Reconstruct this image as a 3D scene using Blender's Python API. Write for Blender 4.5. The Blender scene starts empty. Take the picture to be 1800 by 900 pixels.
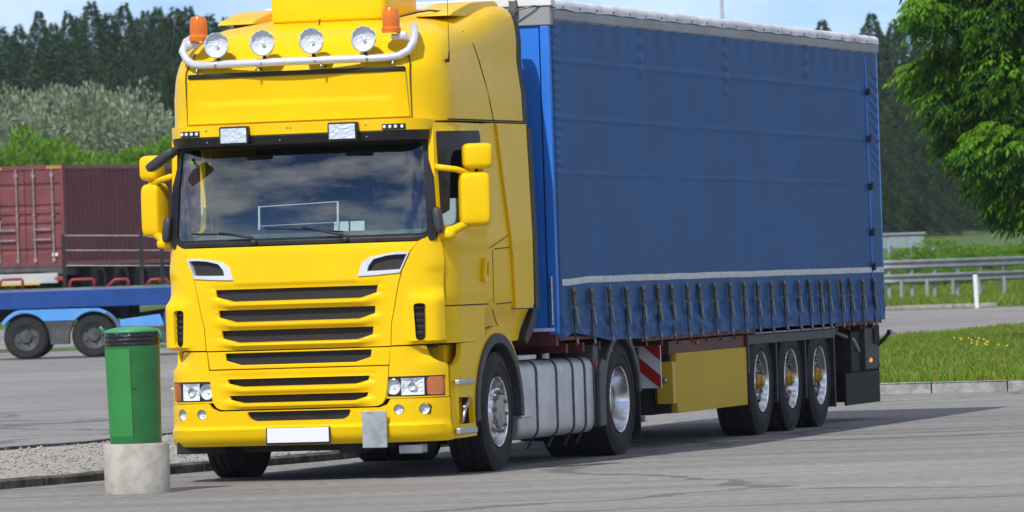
import bpy, bmesh, math, random
import numpy as np
from math import sin, cos, pi, radians, sqrt
from mathutils import Vector, Matrix, noise
from mathutils.geometry import delaunay_2d_cdt

S = bpy.context.scene
C = S.collection
random.seed(7)
rng = np.random.default_rng(7)

# ------------------------------------------------------------------ camera
CAM = Vector((16.2914, -57.3543, 1.7008)); YAW = .2628; PIT = .0018; ROL = .0329
FWD = Vector((-sin(YAW)*cos(PIT), cos(YAW)*cos(PIT), sin(PIT)))
RGT = Vector((cos(YAW), sin(YAW), 0)); UPV = RGT.cross(FWD)
R2 = RGT*cos(ROL) - UPV*sin(ROL); U2 = RGT*sin(ROL) + UPV*cos(ROL)
cd = bpy.data.cameras.new('camera'); cam = bpy.data.objects.new('camera', cd); C.objects.link(cam)
cd.sensor_width = 36; cd.lens = 12063/1800*36; cd.clip_end = 8000; cd.clip_start = .5
m3 = Matrix((R2, U2, -FWD)).transposed(); cam.matrix_world = Matrix.Translation(CAM) @ m3.to_4x4()
cd.dof.use_dof = True; cd.dof.focus_distance = 63; cd.dof.aperture_fstop = 8.5
S.camera = cam
# ------------------------------------------------------------------ light
SUN_TO = Vector((-.17, -.985, 0)).normalized(); EL = radians(48)
sd = Vector((SUN_TO.x*cos(EL), SUN_TO.y*cos(EL), sin(EL)))
ld = bpy.data.lights.new('sun', 'SUN'); ld.energy = 3.1; ld.angle = radians(.6); ld.color = (1, .955, .88)
sun = bpy.data.objects.new('sun', ld); C.objects.link(sun); sun.rotation_euler = sd.to_track_quat('Z', 'Y').to_euler()
CLX, CLY = .0, .0
W = bpy.data.worlds.new('World'); S.world = W; W.use_nodes = True
nt = W.node_tree; nt.nodes.clear()
sky = nt.nodes.new('ShaderNodeTexSky'); sky.sky_type = 'NISHITA'; sky.sun_disc = False
sky.sun_elevation = EL; sky.sun_rotation = math.atan2(sd.x, sd.y); sky.dust_density = .1; sky.ozone_density = 3; sky.altitude = 4000
tc = nt.nodes.new('ShaderNodeTexCoord'); mp = nt.nodes.new('ShaderNodeMapping'); mp.inputs['Scale'].default_value = (1, 1, 2.2); mp.inputs['Location'].default_value = (CLX, CLY, 0)
nz = nt.nodes.new('ShaderNodeTexNoise'); nz.inputs['Scale'].default_value = 4.2; nz.inputs['Detail'].default_value = 7; nz.inputs['Roughness'].default_value = .6
rp = nt.nodes.new('ShaderNodeValToRGB'); rp.color_ramp.elements[0].position = .42; rp.color_ramp.elements[1].position = .66
mx = nt.nodes.new('ShaderNodeMixRGB'); mx.inputs['Color2'].default_value = (9.6, 9.6, 9.7, 1)
sc = nt.nodes.new('ShaderNodeMath'); sc.operation = 'MULTIPLY'; sc.inputs[1].default_value = .8
bg = nt.nodes.new('ShaderNodeBackground'); bg.inputs['Strength'].default_value = .13
ow = nt.nodes.new('ShaderNodeOutputWorld')
tint = nt.nodes.new('ShaderNodeMixRGB'); tint.blend_type = 'MULTIPLY'; tint.inputs['Fac'].default_value = 1; tint.inputs['Color2'].default_value = (.47, .55, .68, 1)
L = nt.links
L.new(tc.outputs['Generated'], mp.inputs['Vector']); L.new(mp.outputs[0], nz.inputs['Vector']); L.new(nz.outputs['Fac'], rp.inputs[0])
L.new(rp.outputs[0], sc.inputs[0]); L.new(sc.outputs[0], mx.inputs['Fac']); L.new(sky.outputs[0], tint.inputs['Color1']); L.new(tint.outputs[0], mx.inputs['Color1'])
L.new(mx.outputs[0], bg.inputs['Color']); L.new(bg.outputs[0], ow.inputs['Surface'])
S.view_settings.view_transform = 'Standard'; S.view_settings.look = 'None'; S.view_settings.exposure = .28; S.view_settings.gamma = 1
S.cycles.max_bounces = 8; S.cycles.transparent_max_bounces = 12; S.cycles.sample_clamp_indirect = 4; S.cycles.caustics_reflective = False; S.cycles.caustics_refractive = False

# ------------------------------------------------------------------ materials
def mat(name, col, rough=.5, metal=0., var=0., vscale=3., bump=0., bscale=40., coat=0., col2=None, fac=(.4, .6), detail=5., spec=.5, transl=0., emit=None, stretch=None, rvar=0., sub=None):
    m = bpy.data.materials.new(name); m.use_nodes = True
    n = m.node_tree.nodes; l = m.node_tree.links; b = n['Principled BSDF']
    c = tuple(col) + (1,)
    b.inputs['Base Color'].default_value = c; b.inputs['Roughness'].default_value = rough; b.inputs['Metallic'].default_value = metal
    b.inputs['Coat Weight'].default_value = coat; b.inputs['Coat Roughness'].default_value = .06; b.inputs['Specular IOR Level'].default_value = spec
    tcn = n.new('ShaderNodeTexCoord'); vec = tcn.outputs['Object']
    if stretch:
        mpn = n.new('ShaderNodeMapping'); mpn.inputs['Scale'].default_value = stretch; l.new(vec, mpn.inputs['Vector']); vec = mpn.outputs[0]
    if var or col2:
        t = n.new('ShaderNodeTexNoise'); t.inputs['Scale'].default_value = vscale; t.inputs['Detail'].default_value = detail; t.inputs['Roughness'].default_value = .62
        l.new(vec, t.inputs['Vector'])
        r = n.new('ShaderNodeValToRGB'); r.color_ramp.elements[0].position = fac[0]; r.color_ramp.elements[1].position = fac[1]
        if col2: r.color_ramp.elements[0].color = c; r.color_ramp.elements[1].color = tuple(col2) + (1,)
        else:
            r.color_ramp.elements[0].color = tuple(max(0, x*(1-var)) for x in col) + (1,); r.color_ramp.elements[1].color = tuple(min(1, x*(1+var)) for x in col) + (1,)
        l.new(t.outputs['Fac'], r.inputs[0]); l.new(r.outputs[0], b.inputs['Base Color'])
        if rvar:
            q = n.new('ShaderNodeMapRange'); q.inputs['To Min'].default_value = max(0, rough-rvar); q.inputs['To Max'].default_value = min(1, rough+rvar)
            l.new(t.outputs['Fac'], q.inputs['Value']); l.new(q.outputs[0], b.inputs['Roughness'])
    if bump:
        t2 = n.new('ShaderNodeTexNoise'); t2.inputs['Scale'].default_value = bscale; t2.inputs['Detail'].default_value = 4; l.new(vec, t2.inputs['Vector'])
        bp = n.new('ShaderNodeBump'); bp.inputs['Strength'].default_value = 1; bp.inputs['Distance'].default_value = bump; l.new(t2.outputs['Fac'], bp.inputs['Height']); l.new(bp.outputs[0], b.inputs['Normal'])
    if transl:
        tr = n.new('ShaderNodeBsdfTranslucent'); ms = n.new('ShaderNodeMixShader'); ms.inputs[0].default_value = transl
        tr.inputs['Color'].default_value = (min(1, col[0]*1.9+.02), min(1, col[1]*1.9), col[2]*.8, 1)
        l.new(b.outputs[0], ms.inputs[1]); l.new(tr.outputs[0], ms.inputs[2]); l.new(ms.outputs[0], n['Material Output'].inputs['Surface'])
    if emit:
        b.inputs['Emission Color'].default_value = tuple(emit[:3]) + (1,); b.inputs['Emission Strength'].default_value = emit[3]
    return m

def glass_mat(name, tint=(.7, .78, .76), ior=2.0, rough=.0, bump=0.):
    m = bpy.data.materials.new(name); m.use_nodes = True
    n = m.node_tree.nodes; l = m.node_tree.links; n.remove(n['Principled BSDF'])
    tr = n.new('ShaderNodeBsdfTransparent'); tr.inputs[0].default_value = tint + (1,)
    gl = n.new('ShaderNodeBsdfGlossy'); gl.inputs['Roughness'].default_value = rough; gl.inputs['Color'].default_value = (.92, .97, 1, 1)
    lw = n.new('ShaderNodeLayerWeight'); lw.inputs['Blend'].default_value = .5; pw = n.new('ShaderNodeMath'); pw.operation = 'POWER'; pw.inputs[1].default_value = 5
    f0 = ((ior-1)/(ior+1))**2; fr = n.new('ShaderNodeMapRange'); fr.inputs['To Min'].default_value = f0; fr.inputs['To Max'].default_value = 1
    l.new(lw.outputs['Facing'], pw.inputs[0]); l.new(pw.outputs[0], fr.inputs['Value'])
    ms = n.new('ShaderNodeMixShader'); l.new(fr.outputs[0], ms.inputs[0]); l.new(tr.outputs[0], ms.inputs[1]); l.new(gl.outputs[0], ms.inputs[2]); l.new(ms.outputs[0], n['Material Output'].inputs['Surface'])
    if bump:
        tcn = n.new('ShaderNodeTexCoord'); t2 = n.new('ShaderNodeTexNoise'); t2.inputs['Scale'].default_value = 1.3; l.new(tcn.outputs['Object'], t2.inputs['Vector'])
        bp = n.new('ShaderNodeBump'); bp.inputs['Distance'].default_value = bump; l.new(t2.outputs['Fac'], bp.inputs['Height']); l.new(bp.outputs[0], gl.inputs['Normal'])
    return m

M = dict(
 yellow=mat('yellow_paint', (.90, .578, .005), .28, spec=.12, coat=.08, var=.03, vscale=1.3, bump=.0004, bscale=9),
 seam=mat('panel_gap', (.05, .03, .01), .8),
 black=mat('black_plastic', (.012, .012, .014), .5, var=.3, vscale=8, bump=.0006, bscale=90),
 dkgrey=mat('dark_grey_plastic', (.045, .048, .055), .55, var=.25, vscale=5, bump=.0008, bscale=60),
 dark=mat('chassis_black', (.012, .012, .013), .75, var=.3, vscale=6),
 mesh=mat('grille_mesh', (.006, .006, .007), .6, col2=(.022, .022, .024), fac=(.42, .6), vscale=160, detail=1, bump=.002, bscale=160),
 rubber=mat('tyre_rubber', (.014, .014, .0155), .78, var=.35, vscale=7, bump=.0015, bscale=60),
 rim=mat('polished_alloy', (.72, .73, .75), .2, metal=1, var=.1, vscale=9, bump=.0006, bscale=30),
 steel=mat('brushed_steel', (.45, .46, .48), .35, metal=.9, var=.15, vscale=8),
 nut=mat('wheel_nut_steel', (.3, .3, .31), .3, metal=1),
 hubgrey=mat('hub_grey', (.36, .34, .31), .5, metal=.5, var=.2, vscale=10),
 hubyel=mat('hub_yellow', (.55, .33, .03), .5, var=.2, vscale=12),
 chrome=mat('chrome', (.85, .86, .88), .09, metal=1),
 bar=mat('light_bar_steel', (.80, .81, .84), .3, metal=.45, var=.05, vscale=6),
 tank=mat('tank_aluminium', (.60, .61, .63), .42, metal=.4, var=.12, vscale=2.5, bump=.0015, bscale=5, rvar=.1),
 glass=glass_mat('windscreen_glass', (.70, .80, .78), 2.2, 0, .004),
 sglass=glass_mat('lamp_glass', (.93, .95, .97), 1.5),
 white=mat('white_paint', (.78, .79, .82), .45, var=.04, vscale=3),
 plate=mat('plate_white', (.80, .83, .88), .4),
 grey=mat('grey_metal_plate', (.36, .39, .42), .5, metal=.3, var=.2, vscale=7),
 orange=mat('orange_lens', (.95, .24, .015), .25, coat=.5, var=.12, vscale=14, transl=.3),
 redlens=mat('red_lens', (.5, .02, .01), .25, coat=.5),
 bead=mat('lamp_reflector', (.93, .95, .98), .22, metal=.12, var=.06, vscale=30, bump=.003, bscale=26),
 interior=mat('cab_interior', (.06, .062, .065), .8, var=.3, vscale=3),
 dash=mat('dashboard', (.14, .17, .175), .6, var=.2, vscale=6),
 paper=mat('paper_white', (.8, .86, .84), .7),
 curtain=mat('blue_tarpaulin', (.016, .094, .27), .5, spec=.2, var=.13, vscale=.9, bump=.004, bscale=5, rvar=.08, detail=8),
 bluepaint=mat('blue_paint', (.024, .20, .78), .42, var=.07, vscale=1.5, coat=.2),
 tarp=mat('white_tarpaulin', (.72, .74, .78), .5, var=.18, vscale=2.2, bump=.01, bscale=3),
 rail=mat('grey_cant_rail', (.33, .35, .37), .5, metal=.2, var=.1, vscale=1.2),
 reflect=mat('reflective_band', (.62, .66, .66), .6, var=.12, vscale=20),
 maroon=mat('maroon_chassis', (.12, .013, .014), .55, var=.25, vscale=3),
 buckle=mat('buckle_steel', (.2, .19, .18), .45, metal=.7, var=.3, vscale=30),
 strap=mat('strap_webbing', (.035, .036, .04), .8),
 redrefl=mat('red_board', (.50, .01, .015), .45),
 boxyel=mat('pallet_box_yellow', (.58, .42, .045), .6, spec=.1, var=.03, vscale=1.2),
 boxyel2=mat('pallet_box_edge_yellow', (.62, .42, .02), .5, var=.05, vscale=2),
 mudg=mat('mudguard_grey', (.075, .08, .09), .55, var=.2, vscale=5, bump=.0008, bscale=60),
 ledge=mat('silver_step', (.48, .50, .55), .4, metal=.5, var=.1, vscale=9),
)

# ------------------------------------------------------------------ mesh helpers
class MB:
    def __init__(s): s.v = []; s.f = []
    def add(s, vs, fs):
        o = len(s.v); s.v += [tuple(p) for p in vs]; s.f += [tuple(i+o for i in f) for f in fs]; return s
    def box(s, x0, x1, y0, y1, z0, z1, rot=None, c=None):
        vs = [Vector((x, y, z)) for x in (x0, x1) for y in (y0, y1) for z in (z0, z1)]
        if rot:
            c = Vector(c) if c else Vector(((x0+x1)/2, (y0+y1)/2, (z0+z1)/2)); vs = [rot @ (v-c) + c for v in vs]
        return s.add(vs, [(0, 1, 3, 2), (4, 6, 7, 5), (0, 4, 5, 1), (2, 3, 7, 6), (0, 2, 6, 4), (1, 5, 7, 3)])
    def tube(s, pts, r, n=10, cap=True):
        pts = [Vector(p) for p in pts]; rs = r if isinstance(r, (list, tuple)) else [r]*len(pts)
        vs = []; fs = []; ref = None
        for i, p in enumerate(pts):
            t = (pts[min(i+1, len(pts)-1)] - pts[max(i-1, 0)]).normalized()
            if ref is None: ref = Vector((0, 0, 1)) if abs(t.z) < .9 else Vector((1, 0, 0))
            a = t.cross(ref).normalized(); b = a.cross(t).normalized(); ref = b
            for k in range(n):
                q = 2*pi*k/n; vs.append(p + a*cos(q)*rs[i] + b*sin(q)*rs[i])
        for i in range(len(pts)-1):
            for k in range(n):
                fs.append((i*n+k, i*n+(k+1) % n, (i+1)*n+(k+1) % n, (i+1)*n+k))
        if cap: fs += [tuple(range(n))[::-1], tuple(range((len(pts)-1)*n, len(pts)*n))]
        return s.add(vs, fs)
    def lathe(s, prof, n=32, M4=None, closed=False):      # prof: (axial x, radius); axis = +x
        vs = []; fs = []; m = len(prof)
        for k in range(n):
            q = 2*pi*k/n
            for (a, r) in prof:
                v = Vector((a, r*cos(q), r*sin(q))); vs.append(M4 @ v if M4 else v)
        for k in range(n):
            k2 = (k+1) % n
            for i in range(m-1 + (1 if closed else 0)):
                j = (i+1) % m; fs.append((k*m+i, k*m+j, k2*m+j, k2*m+i))
        return s.add(vs, fs)
    def sheet(s, grid):            # grid[i][j] of points
        m = len(grid[0]); vs = [p for r in grid for p in r]
        return s.add(vs, [(i*m+j, i*m+j+1, (i+1)*m+j+1, (i+1)*m+j) for i in range(len(grid)-1) for j in range(m-1)])
    def prism(s, poly, d0, d1, axis='x'):        # poly of 2D points; extruded along axis
        n = len(poly)
        def P(a, b, d): return {'x': (d, a, b), 'y': (a, d, b), 'z': (a, b, d)}[axis]
        vs = [P(a, b, d0) for a, b in poly] + [P(a, b, d1) for a, b in poly]
        return s.add(vs, [tuple(range(n)), tuple(range(2*n-1, n-1, -1))] + [(i, (i+1) % n, n+(i+1) % n, n+i) for i in range(n)])
    def rbox(s, c, sz, e=.35, n=12, rot=None, taper=None):      # superellipsoid
        vs = []; fs = []; c = Vector(c)
        def sg(v, p): return math.copysign(abs(v)**p, v)
        for i in range(n+1):
            a = -pi/2 + pi*i/n
            for k in range(2*n):
                b = 2*pi*k/(2*n)
                v = Vector((sg(cos(a), e)*sg(cos(b), e)*sz[0]/2, sg(cos(a), e)*sg(sin(b), e)*sz[1]/2, sg(sin(a), e)*sz[2]/2))
                if taper: v = taper(v)
                if rot: v = rot @ v
                vs.append(v + c)
        for i in range(n):
            for k in range(2*n): fs.append((i*2*n+k, i*2*n+(k+1) % (2*n), (i+1)*2*n+(k+1) % (2*n), (i+1)*2*n+k))
        return s.add(vs, fs)
    def xf(s, M4): s.v = [tuple(M4 @ Vector(v)) for v in s.v]; return s
    def build(s, name, m, parent=None, smooth=False, bevel=0., loc=None, seg=2, autos=None):
        me = bpy.data.meshes.new(name); me.from_pydata(s.v, [], s.f)
        mats = m if isinstance(m, list) else [m]
        for q in mats: me.materials.append(q)
        bm = bmesh.new(); bm.from_mesh(me); bmesh.ops.remove_doubles(bm, verts=bm.verts, dist=1e-5); bmesh.ops.recalc_face_normals(bm, faces=bm.faces)
        if smooth:
            for f in bm.faces: f.smooth = True
            if autos is not None:
                for e in bm.edges:
                    if len(e.link_faces) == 2 and e.calc_face_angle(0) > radians(autos): e.smooth = False
        bm.to_mesh(me); bm.free()
        o = bpy.data.objects.new(name, me); C.objects.link(o)
        if parent: o.parent = parent
        if loc: o.location = loc
        if bevel:
            b = o.modifiers.new('bevel', 'BEVEL'); b.width = bevel; b.segments = seg; b.limit_method = 'ANGLE'; b.angle_limit = radians(38)
        return o

def tag(o, label=None, cat=None, group=None, kind=None):
    if label: o['label'] = label
    if cat: o['category'] = cat
    if group: o['group'] = group
    if kind: o['kind'] = kind
    return o
def empty(name, loc=(0, 0, 0), rz=0, parent=None, **k):
    o = bpy.data.objects.new(name, None); C.objects.link(o); o.location = loc; o.rotation_euler = (0, 0, rz); o.empty_display_size = .3
    if parent: o.parent = parent
    return tag(o, **k)
def copy_tree(o, parent=None):
    kids = [c for c in bpy.data.objects if c.parent == o]
    def rec(s, par):
        c = s.copy(); C.objects.link(c); c.parent = par
        for ch in list(s.children): rec(ch, c)
        return c
    return rec(o, parent)

def dens(poly, step):
    out = []
    for i, p in enumerate(poly):
        q = poly[(i+1) % len(poly)]; d = math.hypot(q[0]-p[0], q[1]-p[1]); n = max(1, int(math.ceil(d/step)))
        for k in range(n): out.append((p[0]+(q[0]-p[0])*k/n, p[1]+(q[1]-p[1])*k/n))
    return out
def roundpoly(poly, r, n=4):
    out = []; N = len(poly)
    rr = r if isinstance(r, (list, tuple)) else [r]*N
    for i in range(N):
        p0 = Vector(poly[i-1]); p = Vector(poly[i]); p1 = Vector(poly[(i+1) % N])
        a = p0-p; b = p1-p; d = min(rr[i], a.length*.48, b.length*.48)
        if d < 1e-4: out.append(tuple(p)); continue
        A = p+a.normalized()*d; B = p+b.normalized()*d
        for k in range(n+1):
            t = k/n; q = A*(1-t)**2 + p*2*t*(1-t) + B*t*t; out.append(tuple(q))
    return out
def inside(x, y, poly):
    c = False; n = len(poly); j = n-1
    for i in range(n):
        xi, yi = poly[i]; xj, yj = poly[j]
        if (yi > y) != (yj > y) and x < (xj-xi)*(y-yi)/(yj-yi)+xi: c = not c
        j = i
    return c
def panel(name, outline, mp, t, m, parent, holes=(), g=.05, bevel=.006, gz=None, back=True):
    """a curved plate: 2D outline minus holes, tessellated, mapped by mp(a,b,depth)"""
    gz = gz or g
    loops = [dens(outline, g)] + [dens(h, g) for h in holes]
    pts = []; edges = []
    for lp in loops:
        o = len(pts); pts += [Vector(p) for p in lp]; edges += [(o+i, o+(i+1) % len(lp)) for i in range(len(lp))]
    xs = [p[0] for p in outline]; ys = [p[1] for p in outline]
    x0, x1, y0, y1 = min(xs), max(xs), min(ys), max(ys)
    cell = {}
    for p in pts: cell.setdefault((round(p.x/g), round(p.y/gz)), []).append(p)
    nx = int((x1-x0)/g); nz_ = int((y1-y0)/gz)
    for i in range(1, nx+1):
        for k in range(1, nz_+1):
            x = x0+(x1-x0)*i/(nx+1); y = y0+(y1-y0)*k/(nz_+1)
            if not inside(x, y, loops[0]) or any(inside(x, y, h) for h in loops[1:]): continue
            cx, cy = round(x/g), round(y/gz)
            if any(abs(q.x-x) < .45*g and abs(q.y-y) < .45*gz for a in (-1, 0, 1) for b in (-1, 0, 1) for q in cell.get((cx+a, cy+b), ())): continue
            pts.append(Vector((x, y)))
    V, E, F, *_ = delaunay_2d_cdt(pts, edges, [], 0, 1e-6)
    fs = []
    for f in F:
        cx = sum(V[i].x for i in f)/len(f); cy = sum(V[i].y for i in f)/len(f)
        if inside(cx, cy, loops[0]) and not any(inside(cx, cy, h) for h in loops[1:]): fs.append(tuple(f))
    b = MB(); n = len(V)
    vs = [mp(v.x, v.y, 0) for v in V]; 
    if back: vs += [mp(v.x, v.y, t) for v in V]
    faces = list(fs)
    if back: faces += [tuple(n+i for i in f[::-1]) for f in fs]
    cnt = {}
    for f in fs:
        for i in range(len(f)):
            a, c = f[i], f[(i+1) % len(f)]; cnt[(a, c)] = 1
    if back:
        for (a, c) in cnt:
            if (c, a) not in cnt: faces.append((c, a, n+a, n+c))
    b.add(vs, faces)
    o = b.build(name, m, parent, smooth=True, autos=38)
    if bevel and back:
        bv = o.modifiers.new('bevel', 'BEVEL'); bv.width = bevel; bv.segments = 2; bv.limit_method = 'ANGLE'; bv.angle_limit = radians(50)
    return o
def lerp_tab(tab, z):
    if z <= tab[0][0]: return tab[0][1]
    for (a, b), (c, d) in zip(tab, tab[1:]):
        if z <= c: return b+(d-b)*(z-a)/(c-a)
    return tab[-1][1]
def sstep(a, b, x):
    t = max(0, min(1, (x-a)/(b-a))); return t*t*(3-2*t)
def mir(half): return list(half) + [(-x, z) for x, z in reversed(half)]
# =================================================================== TRACTOR UNIT (local frame: x = vehicle left, y = back, origin under front axle)
TA = -.0400
trac = empty('tractor_unit', (3.1878*sin(TA), 1.684 - 3.1878*cos(TA), 0), TA, label='yellow lorry tractor with four round roof lamps, parked with its front to the viewer', cat='lorry')
YB = [(.28, -1.46), (.36, -1.53), (.445, -1.548), (.46, -1.535), (.6, -1.54), (.9, -1.53), (1.6, -1.525), (1.9, -1.50), (2.05, -1.46)]
XC, RC, XQ = .778, .472, 1.15
Q0 = math.asin((XQ-XC)/RC)
def wrap(a, z, d, yb=None, extra=0.):
    s = 1 if a >= 0 else -1; A = abs(a); y0 = (lerp_tab(YB, z) if yb is None else yb) + .045*min(A, XC)**2
    if A <= XC: x, y, nx, ny = A, y0, .06*A, -1
    elif A < XQ+RC*(pi/2-Q0):
        q = math.asin((A-XC)/RC) if A < XQ else Q0+(A-XQ)/RC; x = XC+RC*sin(q); y = y0+RC*(1-cos(q)); nx, ny = sin(q), -cos(q)
    else: x = XC+RC; y = y0+RC+(A-XQ-RC*(pi/2-Q0)); nx, ny = 1, 0
    dd = d - extra
    return (s*(x-nx*dd), y-ny*dd, z)
def XS(z): return 1.25 if z < 2.0 else 1.25-.028*(z-2.0)
def sidef(sg, off=0.):
    def f(y, z, d): return (sg*(XS(z)+off-d), y, z)
    return f
# --- front grille panel
HW = [(1.095, .806), (1.29, .817), (1.40, .843), (1.585, .878), (1.714, .911), (1.862, .972), (1.95, 1.037)]
slots = [(1.60, 1.54, 1.50, .71, .70, .555), (1.429, 1.37, 1.329, .686, .68, .54), (1.26, 1.196, 1.159, .665, .655, .52)]
slots_m = [(1.07, 1.01, .972, .64, .632, .50)]
slots_l = [(.858, .82, .793, .623, .611, .50), (.72, .685, .657, .61, .594, .486)]
def slotpoly(s): return [(-s[3], s[0]), (s[3], s[0]), (s[4], s[1]), (s[5], s[2]), (-s[5], s[2]), (-s[4], s[1])]
def slatbump(x, z, sl, end):
    """the bars between the openings stand proud, with a chamfer on their upper edge"""
    A = abs(x); o = 0
    for i, s in enumerate(sl):
        top = s[2]; bot = sl[i+1][0] if i+1 < len(sl) else end
        k = 1-sstep(s[5]-.02, s[3]+.10, A)
        edge = top + (s[1]-s[2])*sstep(s[5], s[4], A)
        if bot-.002 <= z <= edge+.02:
            t = (edge-z)/(edge-bot)
            v = (-.02+.055*sstep(-.05, .22, t)) if t < .25 else .035*(1-sstep(.45, 1.0, t)) 
            o = v*k
    if z > sl[0][0]:  # recess above the first slot lower edge
        k = 1-sstep(sl[0][3], sl[0][3]+.1, A); o = -.012*k*(1-sstep(sl[0][0], sl[0][0]+.05, z))
    return o
def m_front(x, z, d):
    e = slatbump(x, z, slots, 1.10)
    # raised bonnet field with a soft lower ridge
    if z > 1.62: e += .010*(1-sstep(.50, .56, abs(x)))*sstep(1.625, 1.65, z)
    return wrap(x, z, d, extra=e)
half = [(w, z) for z, w in HW]
outl = [(-w, z) for w, z in half[::-1]] + half
outl = half + [(-w, z) for w, z in half[::-1]]
vo = [(.972, 1.868), (.87, 1.868), (.758, 1.853), (.643, 1.831), (.575, 1.783), (.546, 1.678), (.70, 1.684), (.898, 1.698)]
vi = [(.951, 1.848), (.86, 1.848), (.783, 1.840), (.679, 1.815), (.635, 1.762), (.624, 1.717), (.75, 1.720), (.900, 1.725)]
vcut = [(.955, 1.856), (.86, 1.856), (.765, 1.846), (.66, 1.82), (.605, 1.77), (.588, 1.70), (.72, 1.703), (.898, 1.712)]
mf = panel('grille_panel', outl, m_front, .03, M['yellow'], trac, holes=[slotpoly(s) for s in slots] + [vcut, [(-a, b) for a, b in vcut[::-1]]], g=.035, gz=.014, bevel=.005)
for s in slots:
    panel('grille_mesh', [(-s[3]-.03, s[0]+.03), (s[3]+.03, s[0]+.03), (s[3]+.03, s[2]-.03), (-s[3]-.03, s[2]-.03)], lambda x, z, d: wrap(x, z, d+.042), .01, M['mesh'], mf, g=.12, bevel=0)
for sg in (1, -1):
    q = lambda pl: [(sg*a, b) for a, b in pl]
    panel('air_vent_trim', q(vo), lambda x, z, d: wrap(x, z, d-.012), .04, M['bar'], trac, holes=[q(vi)], g=.05, bevel=.008)
    panel('air_vent_mesh', q(vo), lambda x, z, d: wrap(x, z, d+.026), .01, M['mesh'], trac, g=.1, bevel=0)
# strip with fourth opening, lower grille piece
def m_mid(x, z, d): return wrap(x, z, d, extra=-.004)
st = panel('lower_grille_strip', [(.803, 1.085), (.785, .940), (-.785, .940), (-.803, 1.085)], m_mid, .03, M['yellow'], trac, holes=[slotpoly(slots_m[0])], g=.05, gz=.02)
def m_low(x, z, d): return wrap(x, z, d, extra=slatbump(x, z, slots_l, .60)*.8+.012)
lw = panel('lower_grille', roundpoly([(.785, .932), (.772, .78), (.742, .604), (-.742, .604), (-.772, .78), (-.785, .932)], [.01, .05, .12, .12, .05, .01]), m_low, .035, M['yellow'], trac, holes=[slotpoly(s) for s in slots_l], g=.035, gz=.013)
for s, par in [(slots_m[0], st), (slots_l[0], lw), (slots_l[1], lw)]:
    panel('grille_mesh', [(-s[3]-.03, s[0]+.02), (s[3]+.03, s[0]+.02), (s[3]+.03, s[2]-.02), (-s[3]-.03, s[2]-.02)], lambda x, z, d: wrap(x, z, d+.045), .01, M['mesh'], par, g=.12, bevel=0)
# dark backing behind all front gaps
panel('front_bulkhead', [(1.26, .36), (1.26, .88), (1.0, .93), (1.0, 1.11), (1.2, 1.14), (1.05, 1.93), (-1.05, 1.93), (-1.2, 1.14), (-1.0, 1.11), (-1.0, .93), (-1.26, .88), (-1.26, .36)], lambda x, z, d: wrap(x, z, d+.075), .02, M['dark'], trac, g=.15, bevel=0)
# --- corner air deflectors
def m_defl(a, z, d):
    A = abs(a)
    e = .028*sstep(1.02, 1.2, A)*(1-sstep(1.46, 1.56, z))*sstep(1.10, 1.13, z)
    e += .010*sstep(1.05, 1.12, A)*sstep(1.70, 1.72, z)*(1-sstep(1.78, 1.9, z))
    p = wrap(a, z, d, extra=e); kk = .65*sstep(1.09, 1.13, z)*(1-sstep(1.46, 1.58, z))*sstep(.9, 1.0, A)
    if kk > 0:
        q = math.asin(min(.96, max(0, A-.99)/.26)); y2 = lerp_tab(YB, z)+.045*XC*XC+.26*(1-cos(q))+d-e; p = (p[0], p[1]+(y2-p[1])*kk, p[2])
    return p
dfl = [(1.043, 1.955), (1.09, 1.985), (1.15, 2.03), (1.225, 2.03), (1.238, 1.8), (1.245, 1.105), (.812, 1.10), (.823, 1.29), (.849, 1.40), (.884, 1.585), (.917, 1.714), (.978, 1.862)]
vent = roundpoly([(1.005, 1.44), (1.10, 1.44), (1.098, 1.135), (1.020, 1.135)], .035, 4)
for sg in (1, -1):
    q = lambda pl: [(sg*a, b) for a, b in pl]
    dp = panel('corner_deflector', q(dfl), m_defl, .03, M['yellow'], trac, holes=[q(vent)], g=.03, bevel=.006)
    panel('vent_mesh', q([(.98, 1.46), (1.13, 1.46), (1.13, 1.11), (.98, 1.11)]), lambda a, z, d: (lambda p: (p[0], p[1], p[2]))(m_defl(a, z, d+.045)), .01, M['dark'], dp, g=.05, bevel=0)
    b = MB()
    for z in (1.20, 1.25, 1.30, 1.35, 1.40):
        p0 = m_defl(sg*1.0, z, .022); p1 = m_defl(sg*1.105, z, .022); b.tube([p0, p1], .004, 6)
    b.build('vent_louvre', M['dkgrey'], dp, smooth=True)
# --- bumper
def m_bump(a, z, d): return wrap(a, z, d, extra=.012*(1-sstep(.445, .46, z)) + .006)
bo = [(1.272, .31), (1.272, .655), (.795, .66), (.765, .615), (.70, .592), (-.70, .592), (-.765, .615), (-.795, .66), (-1.272, .655), (-1.272, .31), (-1.2, .30), (1.2, .30)]
s7 = roundpoly([(-.456, .583), (.456, .583), (.435, .528), (.385, .504), (-.385, .504), (-.435, .528)], .02)
def circ(cx, cz, r, n=20): return [(cx+r*cos(2*pi*k/n), cz+r*sin(2*pi*k/n)) for k in range(n)]
fogs = [(.862, .569, .043), (1.062, .569, .047)]
bmp = panel('bumper', bo, m_bump, .04, M['yellow'], trac, holes=[s7] + [circ(sg*x, z, r) for sg in (1, -1) for x, z, r in fogs], g=.05, gz=.03, bevel=.012)
panel('grille_mesh', [(-.5, .60), (.5, .60), (.5, .49), (-.5, .49)], lambda x, z, d: wrap(x, z, d+.03), .01, M['black'], bmp, g=.12, bevel=0)
def disc_axis(p, nrm): return Matrix.Translation(Vector(p)) @ Vector(nrm).to_track_quat('X', 'Z').to_matrix().to_4x4()
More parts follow.
